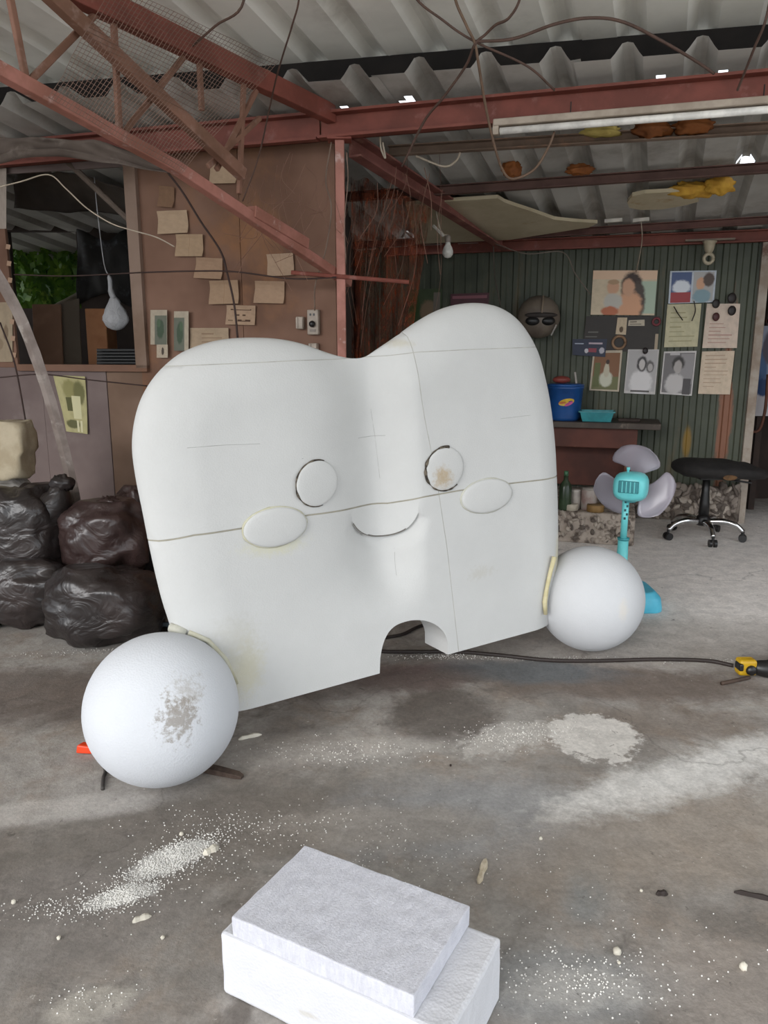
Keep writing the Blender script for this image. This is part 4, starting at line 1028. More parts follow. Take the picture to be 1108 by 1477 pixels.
for k_ in (1, 2): d_ = pm.data.copy(); d_.materials[0] = pebble_m[k_]; pms.append(d_)
pm.location = GP + GT*(uf1-.1) + GN*(wf) + Vector((0, 0, .1)); pm.scale = (.03, .02, .03)
for i in range(110):
    pebble(ledge, GP + GT*rng.uniform(uf1-.95, uf1-.02) + GN*(wf-.004) + Vector((0, 0, rng.uniform(.02, zl-.02))), (rng.uniform(.014, .028), rng.uniform(.010, .014), rng.uniform(.016, .04)), rng.choice((0, 0, 1, 2)))
adopt(ledge)
foot = struct(empty('trim_3', GP), 'rough stone footing of the green wall')
uR2 = (onG(1068, 700)-GP).dot(GT)
MB().box(GP + GT*((uf1+uR2)/2) + GN*.05 + Vector((0, 0, .14)), (uR2-uf1, .10, .28), RG).build('footing_block', mottled('dark_rough_concrete', '857a6f', '6b6058', 7, .9, 0, .5, 40, c3='4a4039', s3=14, lo3=.5, hi3=.62), foot, bevel=.02)
for i in range(150):
    z_ = rng.uniform(.02, .30); s_ = rng.uniform(.018, .045)
    pebble(foot, GP + GT*rng.uniform(uf1+.02, uR2-.03) + GN*.1 + Vector((0, 0, z_)), (s_, .018, s_*rng.uniform(.7, 1.4)), rng.choice((0, 1, 1, 2, 2)))
adopt(foot)
# bench
zt = .80
def G(u, w, z): return GP + GT*u + GN*w + Vector((0, 0, z))
bR_ = at_z(954, 612, zt); uB = (bR_-GP).dot(GT); wB = (bR_-GP).dot(GN); wB = min(max(wB, .45), .62)
uA = uB-1.3
bench = empty('work_bench', G((uA+uB)/2, wB/2, 0))
M['bench_top'] = mottled('worn_dark_bench_top', '4a4038', '3a312b', 5, .6, 0, .2, 30, c3='6d6156', s3=8, lo3=.58, hi3=.7)
M['bench_red'] = mottled('dark_red_board', '5f3428', '4a281f', 2.5, .65, 0, .1, 20, c3='7d5a45', s3=3.5, lo3=.62, hi3=.72)
def gbox(name, u0, u1, w0, w1, z0, z1, m, par, bev=.004): return MB().box(G((u0+u1)/2, (w0+w1)/2, (z0+z1)/2), (u1-u0, w1-w0, z1-z0), RG).build(name, m, par, bevel=bev)
gbox('bench_top', uA, uB, .03, wB, zt-.045, zt, M['bench_top'], bench)
gbox('apron', uA+.05, uB-.16, wB-.09, wB-.065, zt-.20, zt-.047, M['bench_red'], bench)
gbox('back_panel', uA+.05, uB-.2, .10, .125, zl+.03, zt-.05, M['bench_red'], bench)
gbox('leg', uB-.24, uB-.18, wB-.15, wB-.09, zl+.002, zt-.046, M['bench_red'], bench); gbox('leg', uA+.06, uA+.12, wB-.15, wB-.09, zl+.002, zt-.046, M['bench_red'], bench)
gbox('leg', uB-.24, uB-.18, .127, .18, zl+.002, zt-.046, M['bench_red'], bench); gbox('leg', uA+.06, uA+.12, .127, .18, zl+.002, zt-.046, M['bench_red'], bench)
gbox('end_panel', uB-.20, uB-.175, .13, wB-.1, zt-.20, zt-.046, mottled('pale_worn_board', '8a6a58', '6d5043', 4, .7), bench)
adopt(bench); tag(bench, 'dark red wooden work bench with a worn dark top against the green wall', 'bench')
# blue bucket
p = at_z(817, 607, zt); w_ = .30; u_ = (onG(815, 580, .3)-GP).dot(GT); bc = G(u_, w_, zt+.001)
bkt = empty('blue_bucket', bc)
kb_ = N('blue_bucket_plastic'); v = kb_.coord(); col = kb_.mix(kb_.ramp(kb_.noise(v, 5), .3, .7), lin('1f4f8c'), lin('1a4076')); kb_.color(col); kb_.set(.4)
MB().lathe([(.118, 0), (.122, .02), (.135, .24), (.142, .245), (.142, .262), (.136, .262), (.130, .25), (.112, .02)], 32, bc).build('body', kb_.m, bkt, smooth=True)
MB().lathe([(.141, .2625), (.143, .275), (.12, .282), (0.02, .283)], 32, bc).build('lid', plain('blue_lid', '20508f', .4), bkt, smooth=True)
dv = (Vector((0, 0, 0)) + (CAM-bc)); dv.z = 0; dv.normalize(); sv = Vector((-dv.y, dv.x, 0))
def decal(name, du, dz, ru, rz, m, lift, rot=0):
    mb = MB(); n = 24; cpt = None
    for k in range(n+1):
        if k == n: x, z = 0, 0
        else:
            t = 2*math.pi*k/n; x0, z0_ = ru*math.cos(t), rz*math.sin(t); x = x0*math.cos(rot)-z0_*math.sin(rot); z = x0*math.sin(rot)+z0_*math.cos(rot)
        zz = dz+z; R0 = .122+(.135-.122)*(zz-.02)/.22 + lift; a = (du+x)/R0
        mb.v.append(bc + dv*(R0*math.cos(a)) + sv*(R0*math.sin(a)) + Vector((0, 0, zz)))
    for k in range(n): mb.f.append((k, (k+1) % n, n))
    return mb.build(name, m, bkt, solid=.001)
decal('logo_swoosh', .012, .145, .062, .026, plain('logo_yellow', 'd6b02c', .5), .002, .22); decal('logo_swoosh', .032, .133, .036, .012, plain('logo_pink', 'c0508c', .5), .0036, .45); decal('logo_swoosh', -.02, .14, .03, .008, plain('logo_orange', 'c4702c', .5), .005, .1)
adopt(bkt); tag(bkt, 'blue plastic bucket with a yellow and pink logo on the bench', 'bucket')
rc = bc + Vector((-.035, 0, .283+.028)); tag(MB().ball(rc, (.07, .055, .03), 20, 12).build('plastic_bowl', plain('dull_red_plastic', '8a4038', .5), smooth=True), 'dull red upturned bowl on the blue bucket lid', 'bowl')
tag(MB().tube([bc+Vector((.075, -.03, .284)), bc+Vector((.062, -.02, .37))], .008, 8).build('marker_pen', plain('pale_marker', 'b0a8a0', .5)), 'pale marker pen standing on the blue bucket lid', 'pen')
# teal tray
tc = at_z(861, 603, zt); tu = (onG(862, 590, .3)-GP).dot(GT); tw = .34
tray = empty('teal_basket', G(tu, tw, zt)); tm = plain('teal_plastic', '3a8f96', .45)
hx, hy = .125, .09
def ringbox(z, e): return [G(tu-hx-e, tw-hy-e, z), G(tu+hx+e, tw-hy-e, z), G(tu+hx+e, tw+hy+e, z), G(tu-hx-e, tw+hy+e, z)]
a_, b_, c_, d_ = ringbox(zt+.001, -.02), ringbox(zt+.075, 0), ringbox(zt+.073, -.006), ringbox(zt+.006, -.024)
MB().add(a_+b_+c_+d_, [(3, 2, 1, 0)] + [(i+4*l, (i+1) % 4+4*l, (i+1) % 4+4*l+4, i+4*l+4) for l in range(3) for i in range(4)] + [(12, 13, 14, 15)]).build('body', tm, tray)
for i in range(4):
    q = ringbox(zt+.076, .004); MB().bar(q[i], q[(i+1) % 4], .014, .008).build('rim', tm, tray)
adopt(tray); tag(tray, 'teal plastic basket on the bench beside the blue bucket', 'basket')
gbx = G(tu+.24, .3, zt+.012); tag(MB().box(gbx, (.16, .09, .022), RG).build('sanding_block', M['dark_wood'], bevel=.004), 'flat dark block lying on the bench right of the teal basket', 'block')
# jars and bottle on the ledge
def jar(px, py, r, h, prof, m, lidm, lab, cat, name):
    p = at_z(px, py, zl); w = (p-GP).dot(GN); p = p + GN*(min(max(w, .22), wf-.06)-w); p.z = zl+.001
    o = empty(name, p); MB().lathe([(r*a, h*b) for a, b in prof], 20, p).build('body', m, o, smooth=True)
    MB().lathe([(r*prof[-1][0]*1.06, h*.94), (r*prof[-1][0]*1.06, h*1.06), (r*.2, h*1.07)], 20, p).build('cap', lidm, o, smooth=True)
    adopt(o); tag(o, lab, cat)
cyl = [(.94, 0), (1, .03), (1, .9), (.95, .97), (.9, 1)]; btl = [(.95, 0), (1, .04), (1, .6), (.8, .72), (.38, .82), (.34, .97)]
jar(812, 742, .045, .26, btl, mottled('green_glass', '34432f', '2a3526', 6, .25), plain('green_cap', '3f6a4a', .5), 'dark green bottle on the ledge next to the sculpture', 'bottle', 'bottle')
jar(829, 733, .045, .13, cyl, plain('white_jar', 'aaa198', .5), plain('white_lid', 'c0b8b0', .5), 'white jar with a white lid on the ledge beside the bottle', 'jar', 'jar')
jar(849, 735, .055, .15, cyl, mottled('printed_tin', '9f968e', '8a6f6a', 9, .5), plain('grey_lid', '8f8880', .5), 'larger pale printed tin on the ledge behind the fan', 'tin', 'paint_tin')
jar(858, 742, .06, .05, cyl, plain('brown_tape', '8a6a3c', .6), plain('tin_lid2', '6d5636', .6), 'low brown tin on the ledge in front of the pale tin', 'tin', 'paint_tin')
jar(820, 748, .05, .04, cyl, plain('cream_dish', 'b5aa98', .6), plain('cream_lid', 'c2b8a6', .6), 'low cream dish at the front of the ledge by the sculpture', 'dish', 'dish')

# ------------------------------------------------------------------ fan
fb0 = ground(893, 872); fan = empty('pedestal_fan', fb0)
cy_ = mottled('turquoise_plastic', '74d0d2', '66c3c6', 6, .35); cyb = mottled('blue_turquoise_plastic', '5cc0da', '52b3cf', 6, .35)
fx, fy = fb0.x, fb0.y
def rbox_prof(hw, hd, z0, z1, top, seg=6, r=.06):
    mb = MB(); rings = []
    for z, k in ((z0, 1.0), (z0+.02, 1.0), (z0+(z1-z0)*.7, .96), (z1, top)):
        ring = []
        for qx, qy, a0 in ((1, 1, 0), (-1, 1, 90), (-1, -1, 180), (1, -1, 270)):
            for i in range(seg+1):
                a = math.radians(a0+90*i/seg); ring.append(Vector((fx + qx*(hw*k-r) + r*math.cos(a), fy + qy*(hd*k-r) + r*math.sin(a), z)))
        rings.append(ring)
    n = len(rings[0]); mb.v = [p for r_ in rings for p in r_]
    for j in range(3):
        for i in range(n): mb.f.append((j*n+i, j*n+(i+1) % n, (j+1)*n+(i+1) % n, (j+1)*n+i))
    mb.f.append(tuple(reversed(range(n)))); mb.f.append(tuple(3*n+i for i in range(n))); return mb
bs = rbox_prof(.195, .15, 0, .105, .82).build('base', cyb, fan, bevel=.006); smoothish(bs, 35)
zh_ = at_y(897, 703, fy-.06).z
for i in range(4): MB().box((fx-.06+.04*i, fy-.10, .108), (.024, .03, .016)).build('speed_button', plain('white_button', 'd5d5d0', .4), fan, bevel=.003)
MB().lathe([(.032, 0), (.030, .10), (.027, .26)], 20, (fx, fy, .10)).build('outer_pole', cy_, fan, smooth=True)
MB().lathe([(.031, 0), (.031, .012)], 20, (fx, fy, .36)).build('pole_collar', plain('darker_turquoise', '379097', .4), fan, smooth=True)
MB().lathe([(.0175, 0), (.0175, zh_-.37-.055)], 16, (fx, fy, .365)).build('inner_pole', cy_, fan, smooth=True)
nk = [(.0185, .0), (.0185, .045)]
for i in range(5): MB().box((fx-.006+.010*(i % 2), fy-.0175, zh_-.085-.022*i), (.010, .004, .012)).build('height_slot', plain('slot_dark', '1f4a50', .6), fan)
hd = Vector((fx+.012, fy-.03, zh_))
fd = Vector((.45, .89, 0)).normalized(); fs = Vector((fd.y, -fd.x, 0)); Mh = Matrix((fs, Vector((0, 0, 1)), fd)).transposed()  # lathe z -> away from camera
# motor housing: rounded box with open back grille
mh = MB(); rings = []
for t, kx, kz in ((-.075, .70, .62), (-.068, .86, .78), (-.04, 1, .95), (0, 1.04, 1), (.045, .98, .95), (.06, .6, .6)):
    ring = []
    for i in range(28):
        a = 2*math.pi*i/28; cx_, cz_ = math.cos(a), math.sin(a); q = (abs(cx_)**3.2 + abs(cz_)**3.2)**(-1/3.2)
        ring.append(hd + fs*(.084*kx*cx_*q) + Vector((0, 0, .076*kz*cz_*q)) + fd*t)
    rings.append(ring)
mh.v = [p for r_ in rings for p in r_]; n = 28
for j in range(5):
    for i in range(n): mh.f.append((j*n+i, j*n+(i+1) % n, (j+1)*n+(i+1) % n, (j+1)*n+i))
mh.f.append(tuple(range(n))); mh.f.append(tuple(5*n+i for i in range(n)))
mo = smoothish(mh.build('motor_housing', cy_, fan), 40)
gb_ = MB().box(hd - fd*.078 + Vector((0, 0, .008)), (.10, .012, .062), Matrix((fs, fd, Vector((0, 0, 1)))).transposed()).build('rear_recess', plain('dark_turquoise_recess', '2b7f86', .5), mo, bevel=.004)
for i in range(4): MB().box(hd - fd*.085 + fs*(-.03+.02*i) + Vector((0, 0, .008)), (.005, .004, .056), Matrix((fs, fd, Vector((0, 0, 1)))).transposed()).build('vent_bar', cy_, mo)
MB().lathe([(.007, 0), (.007, .03), (.009, .032), (.009, .045)], 12, hd + Vector((-.02, 0, .055))).build('oscillation_knob', cy_, fan, smooth=True)
MB().box(hd + Vector((0, .0, -.068)), (.05, .05, .03)).build('tilt_joint', plain('joint_turquoise', '3a8f96', .5), fan, bevel=.006)
hubc = hd + fd*.10
MB().lathe([(.03, -.04), (.034, 0), (.03, .03), (.012, .045)], 20, hubc, Mh).build('hub', plain('smoky_hub', '8a8490', .4), fan, smooth=True)
kf = N('smoky_clear_plastic'); kf.color(lin('a9a2ac')); kf.set(.18, 0, .6); kf.b.inputs['Alpha'].default_value = .62
for bi, a0 in enumerate((78, 200, 322)):
    def bl_(u, v, a0=a0):
        r = .025 + .18*u; half = math.radians(12 + 40*math.sin(min(1, u*1.15)*math.pi/2)) * (1 - .55*max(0, (u-.72)/.28)**2)
        a = math.radians(a0) + (v-.5)*2*half + .25*u
        tw_ = (v-.5)*(.075*(.35+u)); return hubc + fs*(r*math.cos(a)) + Vector((0, 0, r*math.sin(a))) + fd*tw_
    MB().grid(bl_, 14, 14).build('blade', kf.m, fan, smooth=True, solid=.002)
adopt(fan); tag(fan, 'turquoise pedestal fan with smoky clear blades and no guard behind the far ball', 'fan')
fcord = empty('label_tag', ground(920, 905)); q = ground(921, 898)
MB().box(q + Vector((0, 0, .02)), (.022, .006, .035)).build('tag', plain('pinkish_tag', 'b59a98', .6), fcord); adopt(fcord); tag(fcord, 'tiny pinkish tag on the floor right of the far ball', 'tag')

# ------------------------------------------------------------------ office stool
sc_ = ground(1012, 776); st = empty('office_stool', sc_); sx, sy = sc_.x, sc_.y
blk_m = M['black_plastic']; fab = mottled('black_fabric', '1e1c1b', '262322', 20, .85, 0, .2, 90, c3='3a332d', s3=6, lo3=.62, hi3=.74)
rad = .27
for i, a in enumerate((-97, -25, 47, 119, 191)):
    t = math.radians(a); d = Vector((math.cos(t), math.sin(t), 0)); c0 = Vector((sx, sy, 0))
    lg = MB().tube(spline([c0+d*.03+Vector((0, 0, .125)), c0+d*.14+Vector((0, 0, .135)), c0+d*.22+Vector((0, 0, .115)), c0+d*rad+Vector((0, 0, .072))], 5), [.024]*6+[.020]*5+[.017]*5, 10).build('leg', M['chrome'] if i != 4 else M['chrome'], st, smooth=True)
    cc = c0+d*rad; sd_ = Vector((-d.y, d.x, 0))
    cs = MB().tube([cc+Vector((0, 0, .045)), cc+Vector((0, 0, .075))], .010, 8).build('caster', blk_m, st)
    for sg in (-1, 1):
        a_ = cc + sd_*(sg*.008); MB().tube([a_+Vector((0, 0, .027)), a_+sd_*(sg*.018)+Vector((0, 0, .027))], .027, 16).build('wheel', blk_m, cs)
MB().lathe([(.05, .10), (.055, .13), (.045, .16), (.03, .18)], 20, (sx, sy, 0)).build('hub', blk_m, st, smooth=True)
zs_ = at_y(1030, 676, sy).z
MB().lathe([(.036, .17), (.034, .26), (.027, .34), (.024, zs_-.06)], 16, (sx, sy, 0)).build('column_cover', blk_m, st, smooth=True)
MB().lathe([(.014, zs_-.07), (.014, zs_-.035)], 12, (sx+.005, sy, 0)).build('gas_lift', M['chrome'], st)
seatc = Vector((sx+.085, sy, zs_))
def seatf(d):
    sgn = lambda x, p: math.copysign(abs(x)**p, x)
    x = sgn(d.x, .75)*.325; y = sgn(d.y, .75)*.23; z = sgn(d.z, .8)*(.062 - .012*d.x)
    return Vector((x, y, z - .022*d.x - .012*d.x*d.x + .012*noise.noise(d*3)))
MB().ball(seatc, 1, 40, 20, seatf).build('seat', fab, st, smooth=True)
MB().box(seatc + Vector((-.05, 0, -.06)), (.22, .16, .02)).build('seat_plate', blk_m, st, bevel=.004)
MB().tube([seatc+Vector((0, -.1, -.06)), seatc+Vector((.16, -.17, -.075))], .007, 8).build('height_lever', blk_m, st)
pt = MB().ball(seatc + Vector((-.02, -.225, -.028)), (.05, .008, .02), 14, 8).build('worn_patch', mottled('worn_foam_patch', '6d5034', '4a3624', 30, .9), st, smooth=True); pt['label'] = 'brown worn patch on the seat edge'
adopt(st); tag(st, 'black backless office stool with chrome five star base on casters', 'stool')

# ------------------------------------------------------------------ what shows in the doorway at the right edge
YD = 6.6
dk = empty('storage_rack', at_y(1130, 700, YD)); dk.location.z = 0
a = at_y(1084, 640, YD)
MB().box((a.x+.35, YD+.1, .85), (.8, .5, .04)).build('shelf_board', M['dark_wood'], dk); MB().box((a.x+.35, YD+.1, 1.57), (.8, .5, .03)).build('shelf_board', mottled('red_brown_shelf', '5a3428', '47281f', 3), dk)
for dx in (-.02, .72): MB().box((a.x+dx, YD+.1, .95), (.05, .5, 1.9)).build('upright', M['dark_wood'], dk)
MB().box((a.x+.35, YD+.36, .95), (.8, .02, 1.9)).build('back_board', M['dark_wood'], dk)
adopt(dk); tag(dk, 'dark storage rack in the doorway at the right edge', 'rack')
onD = lambda x, y, off=0: at_y(x, y, YD-.17-off)
card('poster', [(1082, 470), (1125, 470), (1122, 600), (1076, 600)], onD, .0, print_mat('blue_poster', '8d93a3', [('e', .35, .55, .3, .22, '3f5a80'), ('e', .7, .75, .25, .2, '4a4450'), ('r', .5, .12, .5, .12, 'b9b5b8'), ('e', .5, .32, .25, .1, '27406a')]), 'blue and white poster in the doorway at the right edge', 'poster', th=.004)
tag(MB().ball(Vector((at_y(1110, 453, YD-.05).x, YD-.03, 1.645)), (.13, .08, .045), 20, 12, lambda d: Vector((d.x*.15, d.y*.08, d.z*.055))*(1+.3*noise.noise(d*4))).build('cloth_bundle', mottled('yellow_cloth', 'a8963a', '7d6d2a', 12, .7, 0, .4, 20), smooth=True), 'yellow cloth bundle on the rack in the doorway', 'bundle')
tag(MB().tube(spline([at_y(1108, 540, YD-.25), at_y(1104, 590, YD-.25), at_y(1095, 620, YD-.25), at_y(1078, 622, YD-.25)], 6), .012, 6).build('hose', mottled('brown_hose', '6d4434', '5a382b', 9), smooth=True), 'brown hose curling beside the doorway poster', 'hose')
tag(MB().ball(Vector((at_y(1100, 655, YD-.08).x+.03, YD-.0, .945)), (.14, .12, .07), 18, 10).build('kettle', plain('black_enamel', '232325', .3), smooth=True), 'black rounded pot low on the doorway rack', 'pot')

# ================================================================== UNDER THE ROOF
la = at_z(712, 190, 2.345); lb = at_z(1108, 158, 2.345); ld = (lb-la).normalized(); lb = la + ld*1.55
lamp = empty('tube_lamp', la); lamp_body = mottled('dusty_cream_enamel', 'b3a596', '9d8f80', 8, .5)
MB().bar(la+Vector((0, 0, .035)), lb+Vector((0, 0, .035)), .05, .03).build('batten', lamp_body, lamp, bevel=.004)
MB().tube([la+ld*.03, lb-ld*.03], .016, 14).build('tube', plain('white_glass_tube', 'f6f3ec', .25), lamp, smooth=True)
for q in (la+ld*.012, lb-ld*.012): MB().box(q+Vector((0, 0, .008)), (.028, .04, .05), Matrix((ld, Vector((-ld.y, ld.x, 0)), Vector((0, 0, 1)))).transposed()).build('lamp_holder', lamp_body, lamp, bevel=.003)
for t in (.35, 1.15): MB().tube([la+ld*t+Vector((0, 0, .045)), la+ld*t+Vector((0, 0, .10))], .003, 5).build('hanger', M['cable'], lamp)
adopt(lamp); tag(lamp, 'long white fluorescent tube lamp fixed under the wide red beam', 'lamp')
# bare bulb
bc_ = at_y(646, 362, 5.3); bulb = empty('hanging_bulb', bc_)
MB().lathe([(.004, -.045), (.022, -.04), (.034, -.022), (.036, -.005), (.030, .018), (.018, .04), (.015, .06)], 20, bc_).build('glass', plain('milk_glass', 'dedbd2', .25), bulb, smooth=True)
MB().lathe([(.017, .055), (.019, .06), (.019, .09), (.008, .1)], 16, bc_).build('socket', plain('pale_socket', '8d8278', .5), bulb, smooth=True)
MB().tube(spline([bc_+Vector((0, 0, .1)), at_y(640, 338, 5.3), at_y(634, 328, 5.3), at_y(628, 300, 5.3)], 4), .005, 6).build('flex', M['white_cable'], bulb)
MB().tube([at_y(625, 325, 5.28), at_y(640, 341, 5.28)], .010, 6).build('clip', plain('white_clip', 'b5aea4', .5), bulb)
adopt(bulb); tag(bulb, 'bare white bulb hanging in front of the green wall top', 'bulb')
hc2 = onG(1022, 372, .16); hl = empty('lamp_holder', hc2)
MB().lathe([(.02, .03), (.034, .06), (.04, .1), (.05, .11), (.05, .12)], 20, hc2).build('cup', plain('cream_porcelain', 'b7ab92', .4), hl, smooth=True)
MB().tube([hc2 + Vector((.034*math.cos(t), -.005, .034*math.sin(t)-.005)) for t in [2*math.pi*i/20 for i in range(21)]], .013, 8).build('ring', plain('cream_porcelain', 'b7ab92', .4), hl, smooth=True)
MB().box(hc2 + Vector((0, 0, .127)), (.34, .05, .012), RG).build('mount_plate', mottled('pale_mount', '8a7a6c', '75675b', 6), hl)
adopt(hl); tag(hl, 'empty cream lamp holder under the red wall plate', 'lamp holder')
# torn ceiling boards
def sheet_on_roof(name, poly, drop, th, m, lab, cat):
    ps = [on_roof(x, y, drop) for x, y in poly]; n = len(ps); up = Vector((0, 0, th))
    ctr = sum(ps, Vector())/n
    mb = MB().add(ps + [p+up for p in ps] + [ctr, ctr+up], [(i, (i+1) % n, 2*n) for i in range(n)] + [((i+1) % n+n, i+n, 2*n+1) for i in range(n)] + [(i, (i+1) % n, n+(i+1) % n, n+i) for i in range(n)])
    return tag(mb.build(name, m), lab, cat)
cm = mottled('stained_ceiling_board', 'c3b79c', 'b3a68a', 2.5, .8, 0, .1, 20, c3='a3845c', s3=3, lo3=.6, hi3=.72)
sheet_on_roof('ceiling_board', [(585, 296), (640, 291), (718, 286), (728, 292), (745, 298), (770, 306), (800, 317), (838, 321), (862, 322), (850, 328), (735, 346), (600, 352)], .075, .022, cm, 'stained cream ceiling board with a torn white edge above the tall lobe', 'ceiling board')
sheet_on_roof('ceiling_board', [(905, 292), (912, 283), (930, 279), (985, 276), (1005, 280), (1008, 291), (985, 297), (955, 302), (925, 303), (908, 300)], .07, .022, cm, 'small torn cream ceiling board beside the yellow wad', 'ceiling board')
wm = plain('white_foam_strip', 'cfc9be', .8)
for x0, x1, y, lab in ((828, 856, 322, 'white foam strip on the purlin, leftmost of three'), (872, 898, 318, 'white foam strip on the purlin, middle of three'), (913, 937, 317, 'white foam strip on the purlin, rightmost of three')):
    tag(MB().bar(on_roof(x0, y+1, .06), on_roof(x1, y-1, .06), .03, .025).build('foam_strip', wm, bevel=.004), lab, 'foam strip', 'foam strips')
def wad(px, py, size, m, lab, drop=.045, seed=0, cat='wad'):
    c = on_roof(px, py, drop)
    tag(MB().ball(c, 1, 28, 18, lambda d: Vector((d.x*size[0], d.y*size[1], d.z*size[2]))*(1+.35*noise.noise(d*2.6+Vector((seed, 0, 0)))+.15*noise.noise(d*7))).build('wad', m, smooth=True), lab, cat)
ym = mottled('yellow_spray_foam', 'c99c3a', 'b58730', 14, .8, 0, .5, 40); om = mottled('orange_brown_wad', '8a5124', '6d3d1b', 8, .7, 0, .4, 20)
wad(1000, 274, (.14, .07, .045), ym, 'yellow lumpy wad tucked under the roof, left piece', seed=1); wad(1038, 268, (.09, .06, .05), ym, 'yellow lumpy wad tucked under the roof, right piece', seed=2)
wad(942, 187, (.10, .06, .04), om, 'orange brown wad behind the tube lamp, left one', .03, 3); wad(1000, 182, (.10, .06, .04), om, 'orange brown wad behind the tube lamp, right one', .03, 4)
wad(868, 190, (.10, .05, .025), mottled('pale_yellow_wad', 'c9b66a', 'b3a05a', 10, .8), 'pale yellow wad behind the tube lamp', .03, 5); wad(738, 244, (.055, .04, .05), om, 'small orange wad behind the hanging loop cable', .03, 6); wad(836, 245, (.08, .05, .03), om, 'small orange brown wad on the dark purlin', .03, 7)

# wires and cables
def wire(pts_, r, m, lab, Y=None, cat='cable', name='cable'):
    P_ = [at_y(x, y, yy) for x, y, yy in pts_]
    if pts_[0][1] <= 20 and pts_[0][2] < 3.6: P_ = [Vector((P_[0].x, P_[0].y-.02, 2.745 + .1*(4.2-P_[0].y)))] + P_
    tag(MB().tube(spline(P_, 7), r, 6).build(name, m, smooth=True), lab, cat)
bcb = M['brown_cable']
wire([(596, -10, 3.3), (640, 30, 3.35), (685, 60, 3.4), (760, 95, 3.5), (800, 130, 3.62)], .005, bcb, 'brown cable from the top edge through the knot to the red beam')
wire([(655, -10, 3.3), (672, 35, 3.35), (685, 62, 3.4), (690, 90, 3.45), (700, 150, 3.6), (712, 205, 3.7), (725, 245, 3.8), (740, 258, 3.85), (770, 245, 3.85), (790, 215, 3.85), (800, 190, 3.85)], .006, mottled('dusty_cable', '7d6654', '6a5546', 9), 'dusty cable looping down from the roof knot and up to the tube lamp')
wire([(752, -10, 3.25), (735, 25, 3.3), (715, 36, 3.35), (700, 50, 3.4), (685, 64, 3.4), (672, 95, 3.5), (640, 140, 3.62), (612, 175, 3.75), (580, 240, 3.9)], .0055, bcb, 'brown cable from the top edge through the knot down to the beam by the post')
wire([(685, 60, 3.4), (740, 56, 3.35), (800, 35, 3.3), (850, 26, 3.28), (900, 32, 3.3), (960, 62, 3.4), (1010, 92, 3.5), (1030, 106, 3.55)], .006, bcb, 'brown cable arching right from the roof knot above the tube lamp')
wire([(1108, 15, 3.2), (1088, 70, 3.3), (1070, 115, 3.45), (1064, 130, 3.5)], .005, bcb, 'brown cable dropping to the beam near the right edge')
wire([(432, -10, 3.2), (422, 35, 3.3), (408, 80, 3.45), (398, 115, 3.6), (388, 160, 3.8), (372, 230, 4.0), (350, 290, 4.1)], .004, bcb, 'thin brown wire hanging across the upper end of the truss')
wire([(352, 0, 3.1), (310, 38, 3.2), (262, 80, 3.3)], .005, bcb, 'short brown wire crossing above the wire netting')
wire([(-10, 272, 4.1), (30, 262, 4.1), (70, 252, 4.1), (95, 272, 4.1), (125, 300, 4.1), (160, 322, 4.1), (190, 332, 4.1), (225, 342, 4.1), (252, 356, 4.1)], .0035, M['white_cable'], 'thin cream cable drooping across the window opening')
dw = plain('dark_wall_wire', '3a2620', .7)
wire([(235, 240, 4.3), (262, 275, 4.3), (290, 320, 4.3), (318, 362, 4.28), (328, 395, 4.28), (338, 440, 4.27), (343, 490, 4.27)], .006, dw, 'dark cable curving down the brown wall between the papers')
wire([(205, 393, 4.3), (280, 391, 4.28), (340, 392, 4.26), (420, 402, 4.2), (485, 400, 4.12)], .0045, dw, 'thin dark line stretched across the brown wall to the post')
wire([(20, 396, 4.45), (100, 398, 4.45), (205, 393, 4.42)], .004, dw, 'thin dark line stretched across the window opening')
wire([(-5, 545, 4.4), (60, 540, 4.4), (130, 548, 4.4), (215, 557, 4.4)], .004, dw, 'thin dark line across the grey brown boards under the window opening')
wire([(0, 465, 4.3), (20, 520, 4.3), (33, 585, 4.3), (42, 640, 4.3)], .0045, dw, 'dark cable hanging at the far left of the wall')
wire([(478, 205, 4.1), (470, 260, 4.1), (478, 300, 4.1), (470, 360, 4.15), (455, 410, 4.2), (454, 448, 4.24)], .004, mottled('grey_wire', '7d6a5c', '6a584c', 9), 'thin grey wire running down beside the post to the socket')
wire([(500, 220, 4.0), (502, 260, 4.0), (497, 320, 4.02), (499, 380, 4.02)], .003, mottled('grey_wire2', '8a6f62', '6a584c', 9), 'thin wire twisted down the face of the red post')
wire([(548, 195, 4.2), (550, 215, 4.2), (556, 228, 4.2), (552, 205, 4.2)], .005, M['white_cable'], 'short white hook of wire right of the post head')
wire([(600, 225, 4.4), (640, 240, 4.4), (658, 232, 4.4), (664, 220, 4.4)], .006, M['white_cable'], 'curled white wire hook under the first purlin')
wire([(715, 352, 5.9), (760, 366, 5.8), (812, 364, 5.8), (830, 395, 5.9), (852, 425, 6.0)], .004, mottled('grey_wire3', '6f645a', '5c5249', 9), 'thin grey wire drooping along the green wall top to the family photo')
wire([(925, 318, on_roof(925, 318, .05).y), (926, 350, 5.8), (918, 392, onG(918, 392, .03).y)], .0035, M['white_cable'], 'thin pale cord hanging above the family photo')
wire([(712, 345, 6.2), (712, 362, 6.2), (714, 400, 6.2), (722, 440, 6.2)], .005, mottled('grey_wire4', '5c5249', '4c433b', 9), 'grey cord hanging down behind the top of the tall lobe')
